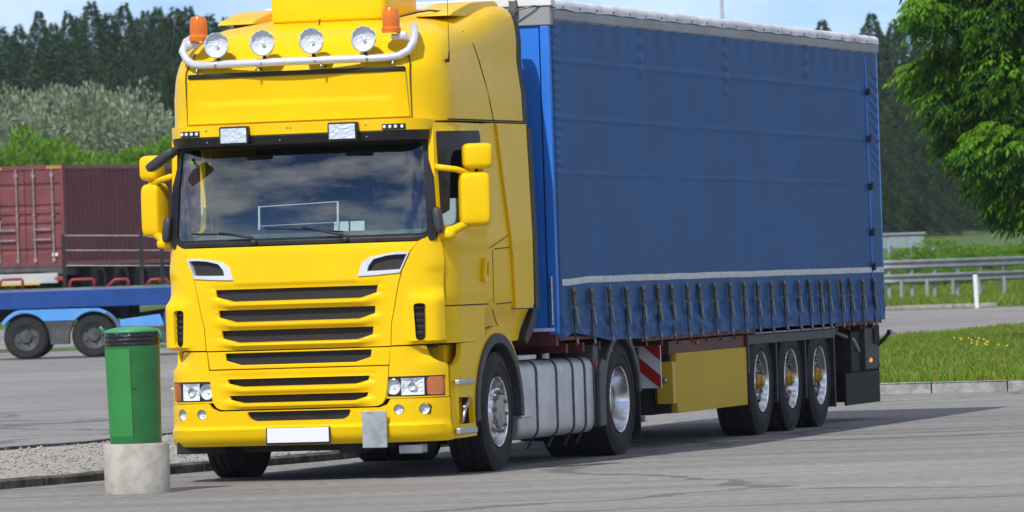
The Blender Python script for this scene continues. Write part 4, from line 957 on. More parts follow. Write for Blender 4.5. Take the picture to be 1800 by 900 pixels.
# gravel island on the left around the bin
grv = mat('gravel', (.20, .185, .16), .9, col2=(.52, .50, .46), fac=(.42, .58), vscale=22, detail=6, bump=.02, bscale=26)
gl0 = gp(-60, 806); gl1 = gp(150, 789); gl2 = gp(316, 770)
def tl(d): # line along the truck's left side in ground coords
    return 0
g_edge = [gl0, gl1, gl2, (gl2[0]+.9, gl2[1]+1.6)]
p_in = []
def w2g(x, y): v = Vector((x-CAM.x, y-CAM.y)); return (v.dot(Rr), v.dot(F2))
t1 = w2g(-1.62, 14.5); t2 = w2g(-1.62, 3.0); t3 = w2g(-2.6, -2.5); t4 = w2g(-3.4, -8.0)
pol = [gl0, gl1, gl2, t1, t2, t3, t4, (gl0[0], t4[1]-2)]
gsheet('gravel_island', grv, None, .06, .8, poly=pol)
lk = tag(empty('left_kerb', (CAM.x, CAM.y, 0), GROT), kind='structure')
kd = mat('dark_kerb', (.05, .05, .052), .85, col2=(.16, .16, .155), fac=(.4, .6), vscale=5)
def thin_kerb(p, q):
    km = kerbm
    kerb_line(q, p, lk, h=.085, w=.10, L0=1.0)
thin_kerb(gl0, gl1); thin_kerb(gl1, gl2); thin_kerb(gl2, t1); thin_kerb(t1, t2); thin_kerb(t2, t3); thin_kerb(t3, t4)
for o in lk.children: o.data.materials[0] = kd
# loose stones on the gravel
st_ = MB(); 
for i in range(2600):
    a = random.random(); b_ = random.random(); 
    l = gl0[0]+(t1[0]-gl0[0])*a; d = 50+22*b_
    if not inside(l, d, pol): continue
    r = random.uniform(.012, .034); q = [Vector((random.uniform(.6, 1)*r*x, random.uniform(.6, 1)*r*y, random.uniform(.5, .9)*r*z)) for x, y, z in ((1, 0, 0), (-1, 0, 0), (0, 1, 0), (0, -1, 0), (0, 0, 1), (0, 0, -1))]
    st_.add([(v.x+l, v.y+d, v.z+.066) for v in q], [(0, 2, 4), (2, 1, 4), (1, 3, 4), (3, 0, 4), (2, 0, 5), (1, 2, 5), (3, 1, 5), (0, 3, 5)])
so = st_.build('loose_gravel', mat('gravel_stone', (.22, .205, .18), .85, col2=(.46, .44, .40), fac=(.35, .65), vscale=9)); so.location = (CAM.x, CAM.y, 0); so.rotation_euler = (0, 0, GROT); tag(so, kind='stuff', label='pale loose gravel around the green bin', cat='gravel')
# ------------------------------------------------ grass blades
def tufts(name, poly, n, h, base_off, mats, seed, label, wid=.012):
    r = np.random.default_rng(seed); xs = [p[0] for p in poly]; ys = [p[1] for p in poly]
    P = []; 
    while len(P) < n:
        l = r.uniform(min(xs), max(xs)); d = r.uniform(min(ys), max(ys))
        if inside(l, d, poly) and noise.noise(Vector((l*.9, d*.35, seed))) > r.uniform(-.9, .15): P.append((l, d))
    v = []; f = []; mi = []
    for (l, d) in P:
        z = height(l, d)+base_off; hh = h*r.uniform(.45, 1.25)*(.75+.6*max(0, noise.noise(Vector((l*.5, d*.2, 3))))); a = r.uniform(0, 6.283); w = wid*r.uniform(.7, 1.5)
        dx, dy = cos(a)*w, sin(a)*w; bx, by = r.normal(0, .3, 2)*hh
        o = len(v); v += [(l-dx, d-dy, z), (l+dx, d+dy, z), (l+dx*.6+bx*.4, d+dy*.6+by*.4, z+hh*.6), (l-dx*.6+bx*.4, d-dy*.6+by*.4, z+hh*.6), (l+bx, d+by, z+hh)]
        f += [(o, o+1, o+2, o+3), (o+3, o+2, o+4)]; k_ = r.choice(len(mats), p=[.45, .33, .22][:len(mats)]); mi += [k_, k_]
    me = bpy.data.meshes.new(name); me.from_pydata(v, [], f); [me.materials.append(m) for m in mats]; me.polygons.foreach_set('material_index', mi)
    o = bpy.data.objects.new(name, me); C.objects.link(o); o.location = (CAM.x, CAM.y, 0); o.rotation_euler = (0, 0, GROT)
    return tag(o, kind='stuff', label=label, cat='grass')
gm = [mat('grass_green', (.11, .22, .018), spec=.12, rough=.6, transl=.35, var=.15, vscale=.4), mat('grass_light', (.20, .30, .035), spec=.12, rough=.6, transl=.35), mat('grass_dry', (.26, .24, .09), spec=.12, rough=.7, transl=.3)]
vis = [am, a1, (lat(1830, a2[1]), a2[1]+.2), (lat(1840, 148), 150), (lat(1800, 145), 143.5), b1, bm_]
tufts('island_grass', vis, 52000, .155, .13, gm, 3, 'uneven green grass on the kerbed island right of the lorry', .014)
farp = [(lat(1470, 215), 214.8), (lat(1760, 215), 214.8), (lat(1850, 240), 216), (lat(1850, 245), 245), (lat(1470, 245), 245)]
tufts('verge_grass', farp, 16000, .26, .02, gm, 5, 'grass verge below the guardrail', .025)
yl = MB()
for i in range(16):
    l, d = lat(1692+random.gauss(0, 13), 108), 106+random.gauss(0, 3); yl.rbox((l, d, .36+random.uniform(-.05, .03)), (.035, .035, .03), .9, 4)
o = yl.build('dandelion_flowers', mat('yellow_petal', (.75, .55, .02), .7), None); o.location = (CAM.x, CAM.y, 0); o.rotation_euler = (0, 0, GROT); tag(o, kind='stuff', label='small yellow flowers in the island grass', cat='flowers')
# =================================================================== GUARDRAIL, DELINEATOR, MAST
galv = mat('galvanised_steel', (.34, .355, .37), .55, metal=.6, var=.12, vscale=2)
gr = empty('guardrail', (0, 0, 0), label='long galvanised guardrail beyond the side road', cat='guardrail')
def gpt(u, d): l = lat(u, d); return wp(l, d, height(l, d))
def wbeam(pts, z, mirror=1):
    prof = [(-.01, -.155), (.03, -.12), (.03, -.06), (-.02, -.02), (-.02, .02), (.03, .06), (.03, .12), (-.01, .155)]
    g = []
    for i, p in enumerate(pts):
        t = (pts[min(i+1, len(pts)-1)]-pts[max(i-1, 0)]); t.z = 0; t.normalize(); nn = Vector((t.y, -t.x, 0))
        g.append([(p.x+nn.x*a, p.y+nn.y*a, p.z+z+b_) for a, b_ in prof])
    return MB().sheet(g)
line = [gpt(1400+20*i, 223+8*((i/20)-.3)**2) for i in range(28)]
for p in line: p.z = .42
wbeam(line, .98).build('rail_beam', galv, gr, smooth=True)
line2 = [p-Vector((F2.x*.05, F2.y*.05, 0)) for p in line]
wbeam(line2, .52).build('rail_beam', galv, gr, smooth=True)
for i in range(0, 28, 2):
    p = line[i]; MB().box(p.x-.05, p.x+.05, p.y+.05, p.y+.2, 0.2, p.z+1.06).build('rail_post', galv, gr)
for i in range(0, 27, 2):
    p = line2[i]+Vector((.05*i, 0, 0)); MB().box(p.x-.05, p.x+.05, p.y+.06, p.y+.16, .1, p.z+.50).build('rail_post', galv, gr)
dp = gpt(1712, 205); dpo = MB().prism(roundpoly([(-.06, -.04), (.06, -.04), (.06, .06), (-.06, .06)], .03), 0, .84, 'z').build('delineator_post', M['white'], None, bevel=.004); dp = gpt(1714, 212)
dpo.scale = (1.12, 1.12, 1.25); dpo.location = (dp.x, dp.y, dp.z); dpo.rotation_euler = (0, radians(-1.5), GROT); tag(dpo, 'white roadside marker post in front of the guardrail', 'marker post')
MB().box(-.062, .062, -.045, .062, .84, .875).build('post_cap', M['black'], dpo)
mp_ = wp(lat(1283, 420), 420, 0); MB().tube([(mp_.x, mp_.y, 0), (mp_.x, mp_.y, 19.5)], [.16, .09], 8).build('lamp_mast', galv, None, smooth=True)
tag(bpy.data.objects['lamp_mast'], 'thin grey mast rising behind the trailer roof', 'mast')
# low pale building strip far right behind the trailer
fb = empty('far_building', gpt(1600, 330), GROT, label='low pale building with blue posts beyond the guardrail', cat='building')
fz = 0
MB().box(-4.5, .6, -1, 3, .5, 1.15).build('wall', mat('pale_wall', (.26, .32, .33), .7, var=.1), fb)
MB().box(-4.6, .7, -1.1, 3.2, 1.15, 1.22).build('roof', mat('pale_roof', (.36, .41, .43), .6), fb)
for i in range(6): MB().box(-4.3+i*1.05, -4.2+i*1.05, -1.4, -1.25, -.8, .9).build('post', mat('pale_blue', (.25, .38, .5), .6) if i == 0 else bpy.data.materials['pale_blue'], fb)
# =================================================================== GREEN BIN
bn = wp(lat(229, 55), 55, 0); BN = empty('waste_bin', (bn.x, bn.y, .04), GROT, label='green cylindrical waste bin with black bag on a concrete base', cat='bin')
binrot = radians(-3.6)
gb = mat('bin_green', (.012, .14, .026), .42, var=.14, vscale=5, coat=.15); gb2 = mat('bin_lid_green', (.05, .30, .12), .45, var=.1, vscale=5)
TT = Matrix.Translation((0, 0, .36)) @ Matrix.Rotation(binrot+.055, 4, 'Y') 
def up(b): return b.xf(TT)
Mz = Matrix.Rotation(-pi/2, 4, 'Y')
bd_ = up(MB().lathe([(0, 0), (0, .207), (.80, .220), (.80, .212), (.02, .20)], 48, Mz)).build('bin_body', gb, BN, smooth=True, autos=40)
g = []
for k in range(9):
    q = radians(-172+k*(79/8)); g.append([(cos(q)*(.2095+.0135*t), sin(q)*(.2095+.0135*t), .06+.70*t) for t in (0, .5, 1)])
up(MB().sheet(g)).build('door_panel', mat('bin_panel_green', (.03, .25, .05), .5, var=.04), bd_, smooth=True)
q = radians(-92.5); up(MB().tube([(cos(q)*.209, sin(q)*.209, .05), (cos(q)*.2215, sin(q)*.2215, .76)], .003, 5).box(cos(q)*.217, cos(q)*.217+.035, sin(q)*.217-.004, sin(q)*.217, .44, .447)).build('door_gap', M['seam'], bd_)
up(MB().lathe([(.775, .216)] + [(.785+.011*k, .218+.006*sin(k*2.1)+.004) for k in range(10)] + [(.895, .20)], 40, Mz)).build('bin_bag', None or mat('black_bag', (.012, .012, .014), .22, bump=.02, bscale=24), BN, smooth=True)
up(MB().lathe([(.880, .205), (.888, .224), (.900, .225), (.915, .20), (.932, .12), (.937, 0)], 48, Mz)).build('lid', gb2, BN, smooth=True)
up(MB().tube([(-.20, -.02, .89), (-.235, -.02, .92), (-.25, -.02, .945)], .010, 6).tube([(.205, -.05, .905), (.235, -.06, .87), (.240, -.06, .80)], .012, 6)).build('lid_hinge', gb2, BN, smooth=True)
MB().lathe([(-.06, 0), (-.06, .262), (.345, .265), (.36, .255), (.36, .215), (.34, .20), (.34, 0)], 40, Mz).build('concrete_base', mat('concrete', (.36, .34, .29), .85, col2=(.46, .44, .40), vscale=8, bump=.003, bscale=50), BN, smooth=True, autos=35)
# =================================================================== BLUE CAR TRANSPORTER (left)
D0 = 155.
def loc(u, v, D=D0):     # lateral, height at distance
    return lat(u, D), 1.7008-(v-hz(u))*D/FPX
BT = empty('flatbed_trailer', wp(0, D0, 0), GROT-.012, label='blue flatbed vehicle trailer with light blue mudguards on the left', cat='trailer')
blue2 = mat('deck_blue', (.008, .06, .27), .4, var=.12, vscale=1.5); lblue = mat('mudguard_light_blue', (.09, .33, .78), .45, var=.25, vscale=2.5, col2=(.12, .38, .82)); dgrey = mat('dusty_grey', (.07, .075, .08), .7, var=.3, vscale=3)
xl, xr = lat(-60, D0), lat(420, D0); zt = loc(150, 508)[1]; zb_ = loc(150, 540)[1]
MB().box(xl, xr, -.05, 2.5, zb_, zt).build('side_beam', blue2, BT, bevel=.02)
MB().box(xl, xr, .1, 2.4, zt, zt+.04).build('deck', mat('deck_steel', (.20, .22, .23), .6, var=.3, vscale=1.5), BT)
for u in (40, 160):
    for yy, s_ in ((.20, -1), (2.2, 1)):
        x, z = lat(u, D0), .50
        w = MB().lathe([(-.14, .30), (-.14, .44), (-.10, .50), (.10, .50), (.14, .44), (.14, .30)], 30, closed=True).build('tyre', M['rubber'], None, smooth=True, autos=30)
        wh = MB().lathe([(.13, .305), (.12, .29), (.07, .27), (.04, .15), (.09, .12), (.10, 0)], 30).build('wheel', dgrey, BT, smooth=True, autos=30)
        w.parent = wh; wh.location = (x, yy, z); wh.rotation_euler = (0, 0, -pi/2)
        for k in range(5):
            qq = 2*pi*k/5; MB().rbox((.06, .20*cos(qq), .20*sin(qq)), (.03, .05, .05), .9, 6).build('wheel_hole', M['dark'], wh, smooth=True) if yy < 1 else None
x1, x2 = lat(40, D0), lat(160, D0)
def ar(cx_, r, a0, a1, n=14): return [(cx_+r*cos(radians(a0+(a1-a0)*k/n)), .5+r*sin(radians(a0+(a1-a0)*k/n))) for k in range(n+1)]
MB().prism(ar(x1, .545, 150, 40)+ar(x2, .545, 140, 20)+ar(x2, .62, 15, 80)+ar(x1, .63, 95, 150), -.02, .45, 'y').build('mudguard', lblue, BT, bevel=.01)
MB().prism([(x1+.56, .32), (x2-.56, .32), (x2-.56, .55), (x2-.42, .86), (x1+.42, .86), (x1+.56, .55)], .0, .40, 'y').build('guard_panel', dgrey, BT, bevel=.01)
MB().prism(ar(x1, .575, 40, -5)+ar(x1, .545, -5, 40), -.03, .42, 'y').build('guard_edge', dgrey, BT); MB().prism(ar(x2, .60, 60, 5)+ar(x2, .545, 5, 60), -.03, .42, 'y').build('guard_edge', dgrey, BT)
MB().box(xl, lat(235, D0), .9, 1.5, .85, zb_+.02).box(lat(206, D0), lat(220, D0), .4, 2, .6, zb_).box(lat(225, D0), lat(300, D0), .5, 2, zb_-.32, zb_-.12, rot=Matrix.Rotation(radians(-7), 3, 'Y')).build('sub_frame', M['dark'], BT)
c0, c1_ = loc(207, 553), loc(285, 575)
MB().prism([(lat(207, D0), loc(207, 575)[1]), (lat(285, D0), loc(285, 571)[1]), (lat(278, D0), loc(278, 552)[1]), (lat(207, D0), loc(207, 562)[1])], -.02, .5, 'y').build('ramp_box', lblue, BT, bevel=.01)
MB().box(lat(205, D0), lat(430, D0), .02, .6, .28, loc(207, 575)[1]-.01).box(lat(284, D0), lat(430, D0), -.03, .5, loc(290, 578)[1], loc(290, 548)[1]).build('side_locker', dgrey, BT)
MB().box(lat(284, D0), lat(430, D0), -.06, .0, loc(290, 571)[1], loc(290, 551)[1]).build('locker_edge', blue2, BT)
red = mat('red_steel', (.32, .03, .03), .5, var=.1)
for (ua, ub, sk) in ((-8, 36, 6), (117, 162, 4), (182, 222, 14), (252, 292, 8)):
    za = zt; zz_ = loc(ua, 492)[1]
    MB().tube([(lat(ua, D0), .3, za), (lat(ua+sk, D0), .3, zz_-.03), (lat(ua+sk+3, D0), .3, zz_), (lat(ub-3, D0), .3, zz_), (lat(ub, D0), .3, zz_-.03), (lat(ub, D0), .3, za)], .032, 8).build('wheel_stop', red, BT, smooth=True)
posts = [(110, 412), (247, 412), (283, 420)]
for u, v in posts: MB().box(lat(u, D0)-.035, lat(u, D0)+.035, .25, .33, zt-.1, loc(u, v)[1]).build('stake_post', M['dark'], BT)
for v in (414, 440, 467):
    MB().tube([(lat(108, D0), .29, loc(108, v)[1]), (lat(247, D0), .29, loc(247, v)[1]), (lat(330, D0), .29, loc(330, v)[1])], .011, 5).build('side_wire', galv, BT)
lp = empty('loading_plate', wp(lat(40, 158), 158, loc(40, 497, 158)[1]), GROT, label='long pale grey plate lying on the blue flatbed deck', cat='ramp plate')
MB().box(-1.3, .80, -.2, .25, -.03, .20).build('plate_body', mat('pale_grey', (.50, .51, .52), .6, var=.06), lp, bevel=.01)
MB().box(-.6, .4, -.28, -.22, -.06, -.02).build('yellow_edge', mat('amber_yellow', (.7, .45, .03), .5), lp)
MB().box(.72, .95, -.2, .1, .02, .12).build('red_end_block', red, lp, bevel=.01)
MB().box(-2, 3.6, .3, .8, -.12, .0).build('deck_bed', mat('deck_bed_grey', (.13, .15, .16), .7, var=.3, vscale=4), BT).location = (lat(150, D0), 0, zt+.02)
# =================================================================== CONTAINER ON ITS CHASSIS
D1 = 190.; ph = radians(-24)+0
def loc1(u, v): return lat(u, D1), 1.7008-(v-hz(u))*D1/FPX
xc, zc_ = loc1(115, 467); zt1 = loc1(115, 289)[1]; Hc = zt1-zc_
CT = empty('shipping_container', wp(xc, D1, zc_), GROT - radians(24), label='maroon corrugated shipping container with double doors and lock rods', cat='container')
# local frame: origin at the near lower corner; doors along -x, side along +y
mar = mat('container_maroon', (.18, .048, .052), .6, var=.16, vscale=1.2, detail=8); mar2 = mat('container_side_maroon', (.165, .046, .052), .65, var=.1, vscale=1.0, detail=8)
lrod = mat('lock_rod_grey', (.30, .25, .25), .5, var=.2, vscale=6)
Wc = 2.44
MB().box(-Wc+.02, -.02, 11.9, 12.1, 0, Hc).box(-Wc+.05, -.05, .10, 12, Hc-.05, Hc-.01).box(-Wc+.05, -.05, .10, 12, .02, .1).box(-Wc, -Wc+.03, .1, 12, 0, Hc).build('container_shell', mar2, CT)
MB().box(-.10, .0, 0, .12, 0, Hc).box(-Wc, -Wc+.10, 0, .12, 0, Hc).box(-Wc, 0, .0, .12, Hc-.12, Hc).box(-Wc, 0, 0, .12, 0, .13).build('door_frame', mar, CT, bevel=.01)
g = []
p_ = .278; nC = int(11.9/p_)
prof = []
for k in range(nC):
    y0 = .12+k*p_; prof += [(0, y0), (0, y0+.07), (-.036, y0+.138), (-.036, y0+.21)]
MB().sheet([[(x-.015, y, .10), (x-.015, y, Hc-.10)] for x, y in prof]).build('side_panel', mar2, CT)
MB().box(-.05, .004, .12, 12.1, Hc-.11, Hc+.0).box(-.05, .004, .12, 12.1, 0, .12).build('side_rail', mat('rail_dusty_pink', (.30, .12, .12), .7, var=.15), CT)
for s_ in (0, 1):
    xa, xb = (-Wc/2+.01, -.11) if s_ == 0 else (-Wc+.11, -Wc/2-.01)
    def prow(): 
        rows = []; z = .13; Hd = Hc-.26
        zs = [(0, 0), (.10, 0), (.115, .03), (.24, .03), (.255, 0), (.27, 0)]
        out = [(.13, 0)]
        for c in (.18, .43, .58, .73, .92) if False else (.12, .40, .50, .60, .83):
            zc2 = .13+Hd*c; out += [(zc2-.07, 0), (zc2-.03, .035), (zc2+.03, .035), (zc2+.07, 0)]
        out.append((Hc-.12, 0)); return out
    pr = prow(); dd = MB().sheet([[(xa, .03+o, z), (xb, .03+o, z)] for z, o in pr]).build('container_door', mar, CT)
    for fx in (.27, .80):
        x = xa+(xb-xa)*fx
        MB().tube([(x, -.03, .10), (x, -.03, Hc-.10)], .022, 8).box(x-.05, x+.05, -.05, .03, .14, .22).box(x-.05, x+.05, -.05, .03, Hc-.32, Hc-.22).box(x-.04, x+.04, -.05, .03, Hc*.5, Hc*.5+.06).build('lock_rod', lrod, dd)
    for z, xx in ((Hc*.26, 0), (Hc*.36, .0)):
        MB().box(min(xa, xb)+.25, max(xa, xb)-.28, -.07, -.03, z, z+.04).build('lock_handle', lrod, dd)
ym = mat('hazard_yellow', (.65, .42, .04), .6)
for c_ in (-.28, -Wc+.28):
    for k in range(6): MB().add([(c_-.22+k*.08, -.004, Hc-.11), (c_-.18+k*.08, -.004, Hc-.11), (c_-.15+k*.08, -.004, Hc-.02), (c_-.19+k*.08, -.004, Hc-.02)], [(0, 1, 2, 3)]).build('hazard_stripe', ym, CT)
MB().box(-.40, -.22, -.01, .0, .28, .36).box(-2.2, -2.0, -.01, 0, 1.0, 1.3).build('data_plate', M['white'], CT)
CH = empty('container_chassis', wp(xc, D1, height(xc, D1)), GROT - radians(24), label='dark chassis trailer with three wheels under the maroon container', cat='trailer')
hb = zc_-height(xc, D1)
MB().box(-2.0, -1.6, .1, 12, hb-.25, hb-.02).box(-.8, -.4, .1, 12, hb-.25, hb-.02).box(-2.44, .0, -.10, .1, hb-.14, hb-.02).box(-.5, .02, -.16, -.05, hb-.2, hb-.05).build('frame_beam', dgrey, CH)
for k in range(3):
    for xx in (-.16, -2.28):
        w = MB().lathe([(-.17, .29), (-.17, .42), (-.13, .50), (.13, .50), (.17, .42), (.17, .29)], 26, closed=True).lathe([(.14, .30), (.05, .26), (.05, 0)], 26).build('wheel', M['rubber'], CH, smooth=True, autos=30); w.location = (xx, 2.0+1.36*k, .52)
MB().box(-.2, .0, 7.2, 7.6, .5, 1.0).build('orange_box', mat('orange_paint', (.75, .2, .02), .5), CH)
MB().box(-2.3, -.1, 4.5, 11, .55, hb-.28).build('under_box', M['dark'], CH)
# =================================================================== TREES
def mesh_obj(name, v, f, mats, mi=None):
    me = bpy.data.meshes.new(name); me.from_pydata(v, [], f); [me.materials.append(m) for m in mats]
    if mi is not None: me.polygons.foreach_set('material_index', mi)
    return me
def quad_leaves(P, N, size, r, asp=.5, droop=0.):
    """leaf faces at points P, main axis N (unit vectors); returns verts, faces"""
    n = len(P); a = N; rnd = r.normal(size=(n, 3)); b = np.cross(a, rnd); b /= np.linalg.norm(b, axis=1)[:, None]+1e-9
    s = (size*r.uniform(.6, 1.35, n))[:, None]
    v = np.stack([P, P+a*s*.5+b*s*asp*.5, P+a*s, P+a*s*.5-b*s*asp*.5], 1).reshape(-1, 3)
    f = (np.arange(n)[:, None]*4+np.arange(4)[None]).tolist()
    return v.tolist(), f
def unit(v): return v/(np.linalg.norm(v, axis=1)[:, None]+1e-9)
bark = mat('bark', (.07, .05, .035), .9, var=.3, vscale=6)
spr = [mat('spruce_needles', (.018, .052, .028), spec=.12, rough=.8, var=.4, vscale=.5, transl=.15), mat('spruce_needles_light', (.055, .105, .045), spec=.12, rough=.8, transl=.15)]
def spruce_mesh(seed, H=22., Rm=2.9, n=15000):
    r = np.random.default_rng(seed); t = r.beta(1.0, 1.35, n); layers = 34; t = (np.floor(t*layers)+r.uniform(0, .8, n))/layers; t = np.clip(t, 0, 1)
    ph_ = r.uniform(0, 2*pi, n); ph_ += .0; lob = 1+.30*np.sin(ph_*3+t*25+seed)+.18*np.sin(ph_*7+t*61)
    Rr_ = (Rm*(1-np.exp(-(1-t)*H/3.6))*(.8+.3*(1-t))*lob+.05); fr_ = r.uniform(.25, 1, n)**.6; z = H*(.06+.94*t) - fr_*Rr_*.28 + r.normal(0, .12, n)
    P = np.stack([np.cos(ph_)*Rr_*fr_, np.sin(ph_)*Rr_*fr_, z], 1); N = unit(np.stack([np.cos(ph_), np.sin(ph_), -.45+r.normal(0, .3, n)], 1)+r.normal(0, .35, (n, 3)))
    v, f = quad_leaves(P, N, .36, r, .5)
    return mesh_obj('crown', v, f, spr, (r.random(n) > .62).astype(int))
def trunk_mesh(H, r0, seed=0, lean=.0):
    b = MB().tube([(lean*k*.1+.02*sin(k+seed), .02*cos(k*1.7), H*k/6) for k in range(7)], [r0*(1-.88*k/6) for k in range(7)], 8)
    me = bpy.data.meshes.new('trunk'); me.from_pydata(b.v, [], b.f); me.materials.append(bark); return me
sm = [spruce_mesh(s, 22, 2.5+.35*(s % 3)) for s in range(4)]; tm = trunk_mesh(21.5, .24)
ORD = 'first second third fourth fifth sixth seventh eighth ninth tenth eleventh twelfth thirteenth fourteenth fifteenth sixteenth seventeenth eighteenth nineteenth twentieth'.split()
def tree(name, loc_, crown, trunk, sc_=1., rz=0, sz=None, **k):
    e = empty(name, loc_, rz, **k); e.scale = (sc_, sc_, sz or sc_)
    for nm, me in (('crown', crown), ('trunk', trunk)):
        o = bpy.data.objects.new(nm, me); C.objects.link(o); o.parent = e
    return e
peaks = [(-14, 60), (15, 46), (47, 42), (82, 18), (108, 40), (134, 19), (152, 28), (176, 1), (205, 22), (232, 5), (251, 30), (270, 17), (291, 12), (308, 24), (322, 13), (345, 10), (366, 30), (381, 24), (398, 40), (410, 29)]
slabel = 'dark green spruce standing low within the left wood, its top below the sky line'
for i, (u, v) in enumerate(peaks):
    D = 470+random.uniform(-15, 25); l = lat(u, D); z0 = height(l, D); H = 1.7+(hz(u)-v)*D/FPX - z0
    tree('spruce_tree', wp(l, D, z0), sm[i % 4], tm, H/22*random.uniform(.8, 1.1), random.uniform(0, 6), sz=H/22, label='spruce with its tip against the left sky, %s tip from the left edge' % ORD[i], cat='tree', group='spruces in the wood on the left')
for i in range(46):
    u = -20+i*10.2+random.uniform(-4, 4); v = 60+random.uniform(-10, 60) if i % 2 else 110+random.uniform(0, 60); D = 445+random.uniform(-25, 15); l = lat(u, D); z0 = height(l, D); H = 1.7+(hz(u)-v)*D/FPX-z0
    tree('spruce_tree', wp(l, D, z0), sm[i % 4], tm, H/22*1.15, random.uniform(0, 6), sz=H/22, label='dark green spruce standing low within the left wood', cat='tree', group='spruces in the wood on the left')
# right wood
rp_ = [(1458, 34), (1482, 78), (1510, 70), (1545, 22), (1562, 60), (1583, 40), (1604, 30), (1625, 70), (1648, 50), (1672, 90), (1700, 60), (1728, 80), (1755, 50), (1785, 70), (1815, 60)]
rlabel = 'dark bluish spruce standing lower in the wood between trailer and big green tree'
for i, (u, v) in enumerate(rp_):
    for rep in range(3):
        D = 470+random.uniform(-10, 20) - rep*22; uu = u+rep*9; vv = v+rep*(70+random.uniform(0, 40)); 
        if rep and u < 1500: continue
        l = lat(uu, D); z0 = height(l, D); H = 1.7+(hz(uu)-vv)*D/FPX-z0
        tree('spruce_tree', wp(l, D, z0), sm[(i+rep) % 4], tm, H/22*1.05, random.uniform(0, 6), sz=H/22, label=rlabel if rep else 'bluish spruce with its tip on the sky line behind the trailer, %s tip from left' % ORD[i], cat='tree', group='spruces in the wood on the right')
def bush_mesh(seed, W_, H, n, size, mats, lobes=9, up_=.4, asp=.5):
    r = np.random.default_rng(seed); c = []; 
    for k in range(lobes):
        a = r.uniform(0, 2*pi); rr = r.uniform(0, .62)*W_/2; hh = H*r.uniform(.25, .82); c.append((rr*cos(a), rr*sin(a), hh, r.uniform(.16, .30)*W_, r.uniform(.12, .26)*H))
    c.append((0, 0, H*.80, .2*W_, .20*H)); c.append((0, 0, H*.3, .42*W_, .3*H))
    c = np.array(c); w = c[:, 3]**2; idx = r.choice(len(c), n, p=w/w.sum()); dv = unit(r.normal(size=(n, 3))); rad = r.uniform(.45, 1.08, n)**.5
    cc = c[idx]; P = cc[:, :3]+dv*rad[:, None]*np.stack([cc[:, 3], cc[:, 3], cc[:, 4]], 1); P[:, 2] = np.maximum(P[:, 2], .05)
    N = unit(dv+r.normal(0, .6, (n, 3))+np.array([0, 0, up_])); v, f = quad_leaves(P, N, size, r, asp)
    return mesh_obj('crown', v, f, mats, (r.random(n) > .6).astype(int))
wl = [mat('willow_leaf', (.17, .22, .15), spec=.12, rough=.7, var=.2, vscale=.5, transl=.2), mat('willow_leaf_silver', (.32, .37, .29), spec=.12, rough=.7, transl=.2)]
gl_ = [mat('bush_leaf', (.085, .20, .015), spec=.12, rough=.65, var=.2, vscale=.4, transl=.35), mat('bush_leaf_light', (.17, .32, .03), spec=.12, rough=.65, transl=.35)]
wms = [bush_mesh(20+s, 7.4, 11, 9000, .34, wl, 12, .8, .35) for s in range(3)]; bms = [bush_mesh(30+s, 5, 6, 8000, .26, gl_, 10, .4, .55) for s in range(3)]
tmb = trunk_mesh(3.5, .13, 2)
wlist = [(-12, 185, 6.5), (40, 148, 7.4), (100, 150, 7.), (165, 140, 7), (215, 150, 7.4), (262, 170, 7), (300, 200, 6)]
wlab = 'silvery grey willow in front of the dark spruces'
for i, (u, v, w_) in enumerate(wlist):
    D = 300+random.uniform(-6, 12); l = lat(u, D); z0 = height(l, D); H = 1.7+(hz(u)-v)*D/FPX-z0
    tree('willow_tree', wp(l, D, z0), wms[i % 3], tmb, w_/9.0, random.uniform(0, 6), sz=H/11.3, label='silvery grey willow in front of the spruces, %s from the left' % ORD[i], cat='tree', group='silvery willows behind the container')
blist = [(-10, 262, 5), (22, 240, 4), (52, 214, 5.), (82, 232, 4.4), (116, 224, 4.6), (150, 255, 4.6), (182, 262, 4.5), (215, 258, 4.6), (250, 250, 4.6), (285, 236, 5), (318, 225, 5)]
for i, (u, v, w_) in enumerate(blist):
    D = 240+random.uniform(-5, 5); l = lat(u, D); z0 = height(l, D); H = 1.7+(hz(u)-v)*D/FPX-z0
    tree('green_bush', wp(l, D, z0), bms[i % 3], tmb, w_/6.2, random.uniform(0, 6), sz=H/6.3, label='bright green bush above the container roof, %s from the left' % ORD[i], cat='bush', group='bright green bushes behind the container')
# behind the guardrail on the right
for i, (u, v, w_, D) in enumerate([(1590, 455, 3.0, 250), (1622, 440, 3, 262), (1655, 415, 4.2, 255), (1690, 430, 4, 250), (1722, 425, 4, 252), (1752, 432, 4, 248), (1785, 425, 4.2, 252), (1815, 420, 4, 252), (1640, 470, 2.6, 240), (1700, 468, 2.6, 240), (1760, 466, 2.6, 241), (1800, 465, 2.6, 241), (1565, 470, 2.2, 246)]):
    l = lat(u, D); z0 = height(l, D); H = max(.6, 1.7+(hz(u)-v)*D/FPX-z0)
    tree('green_bush', wp(l, D, z0), bms[i % 3], tmb, w_/6.2, random.uniform(0, 6), sz=H/6.3, label=('taller' if i < 8 else 'low')+' green bush behind the guardrail, %s from the left in its row' % ORD[i if i < 8 else i-8], cat='bush', group='bushes behind the guardrail')
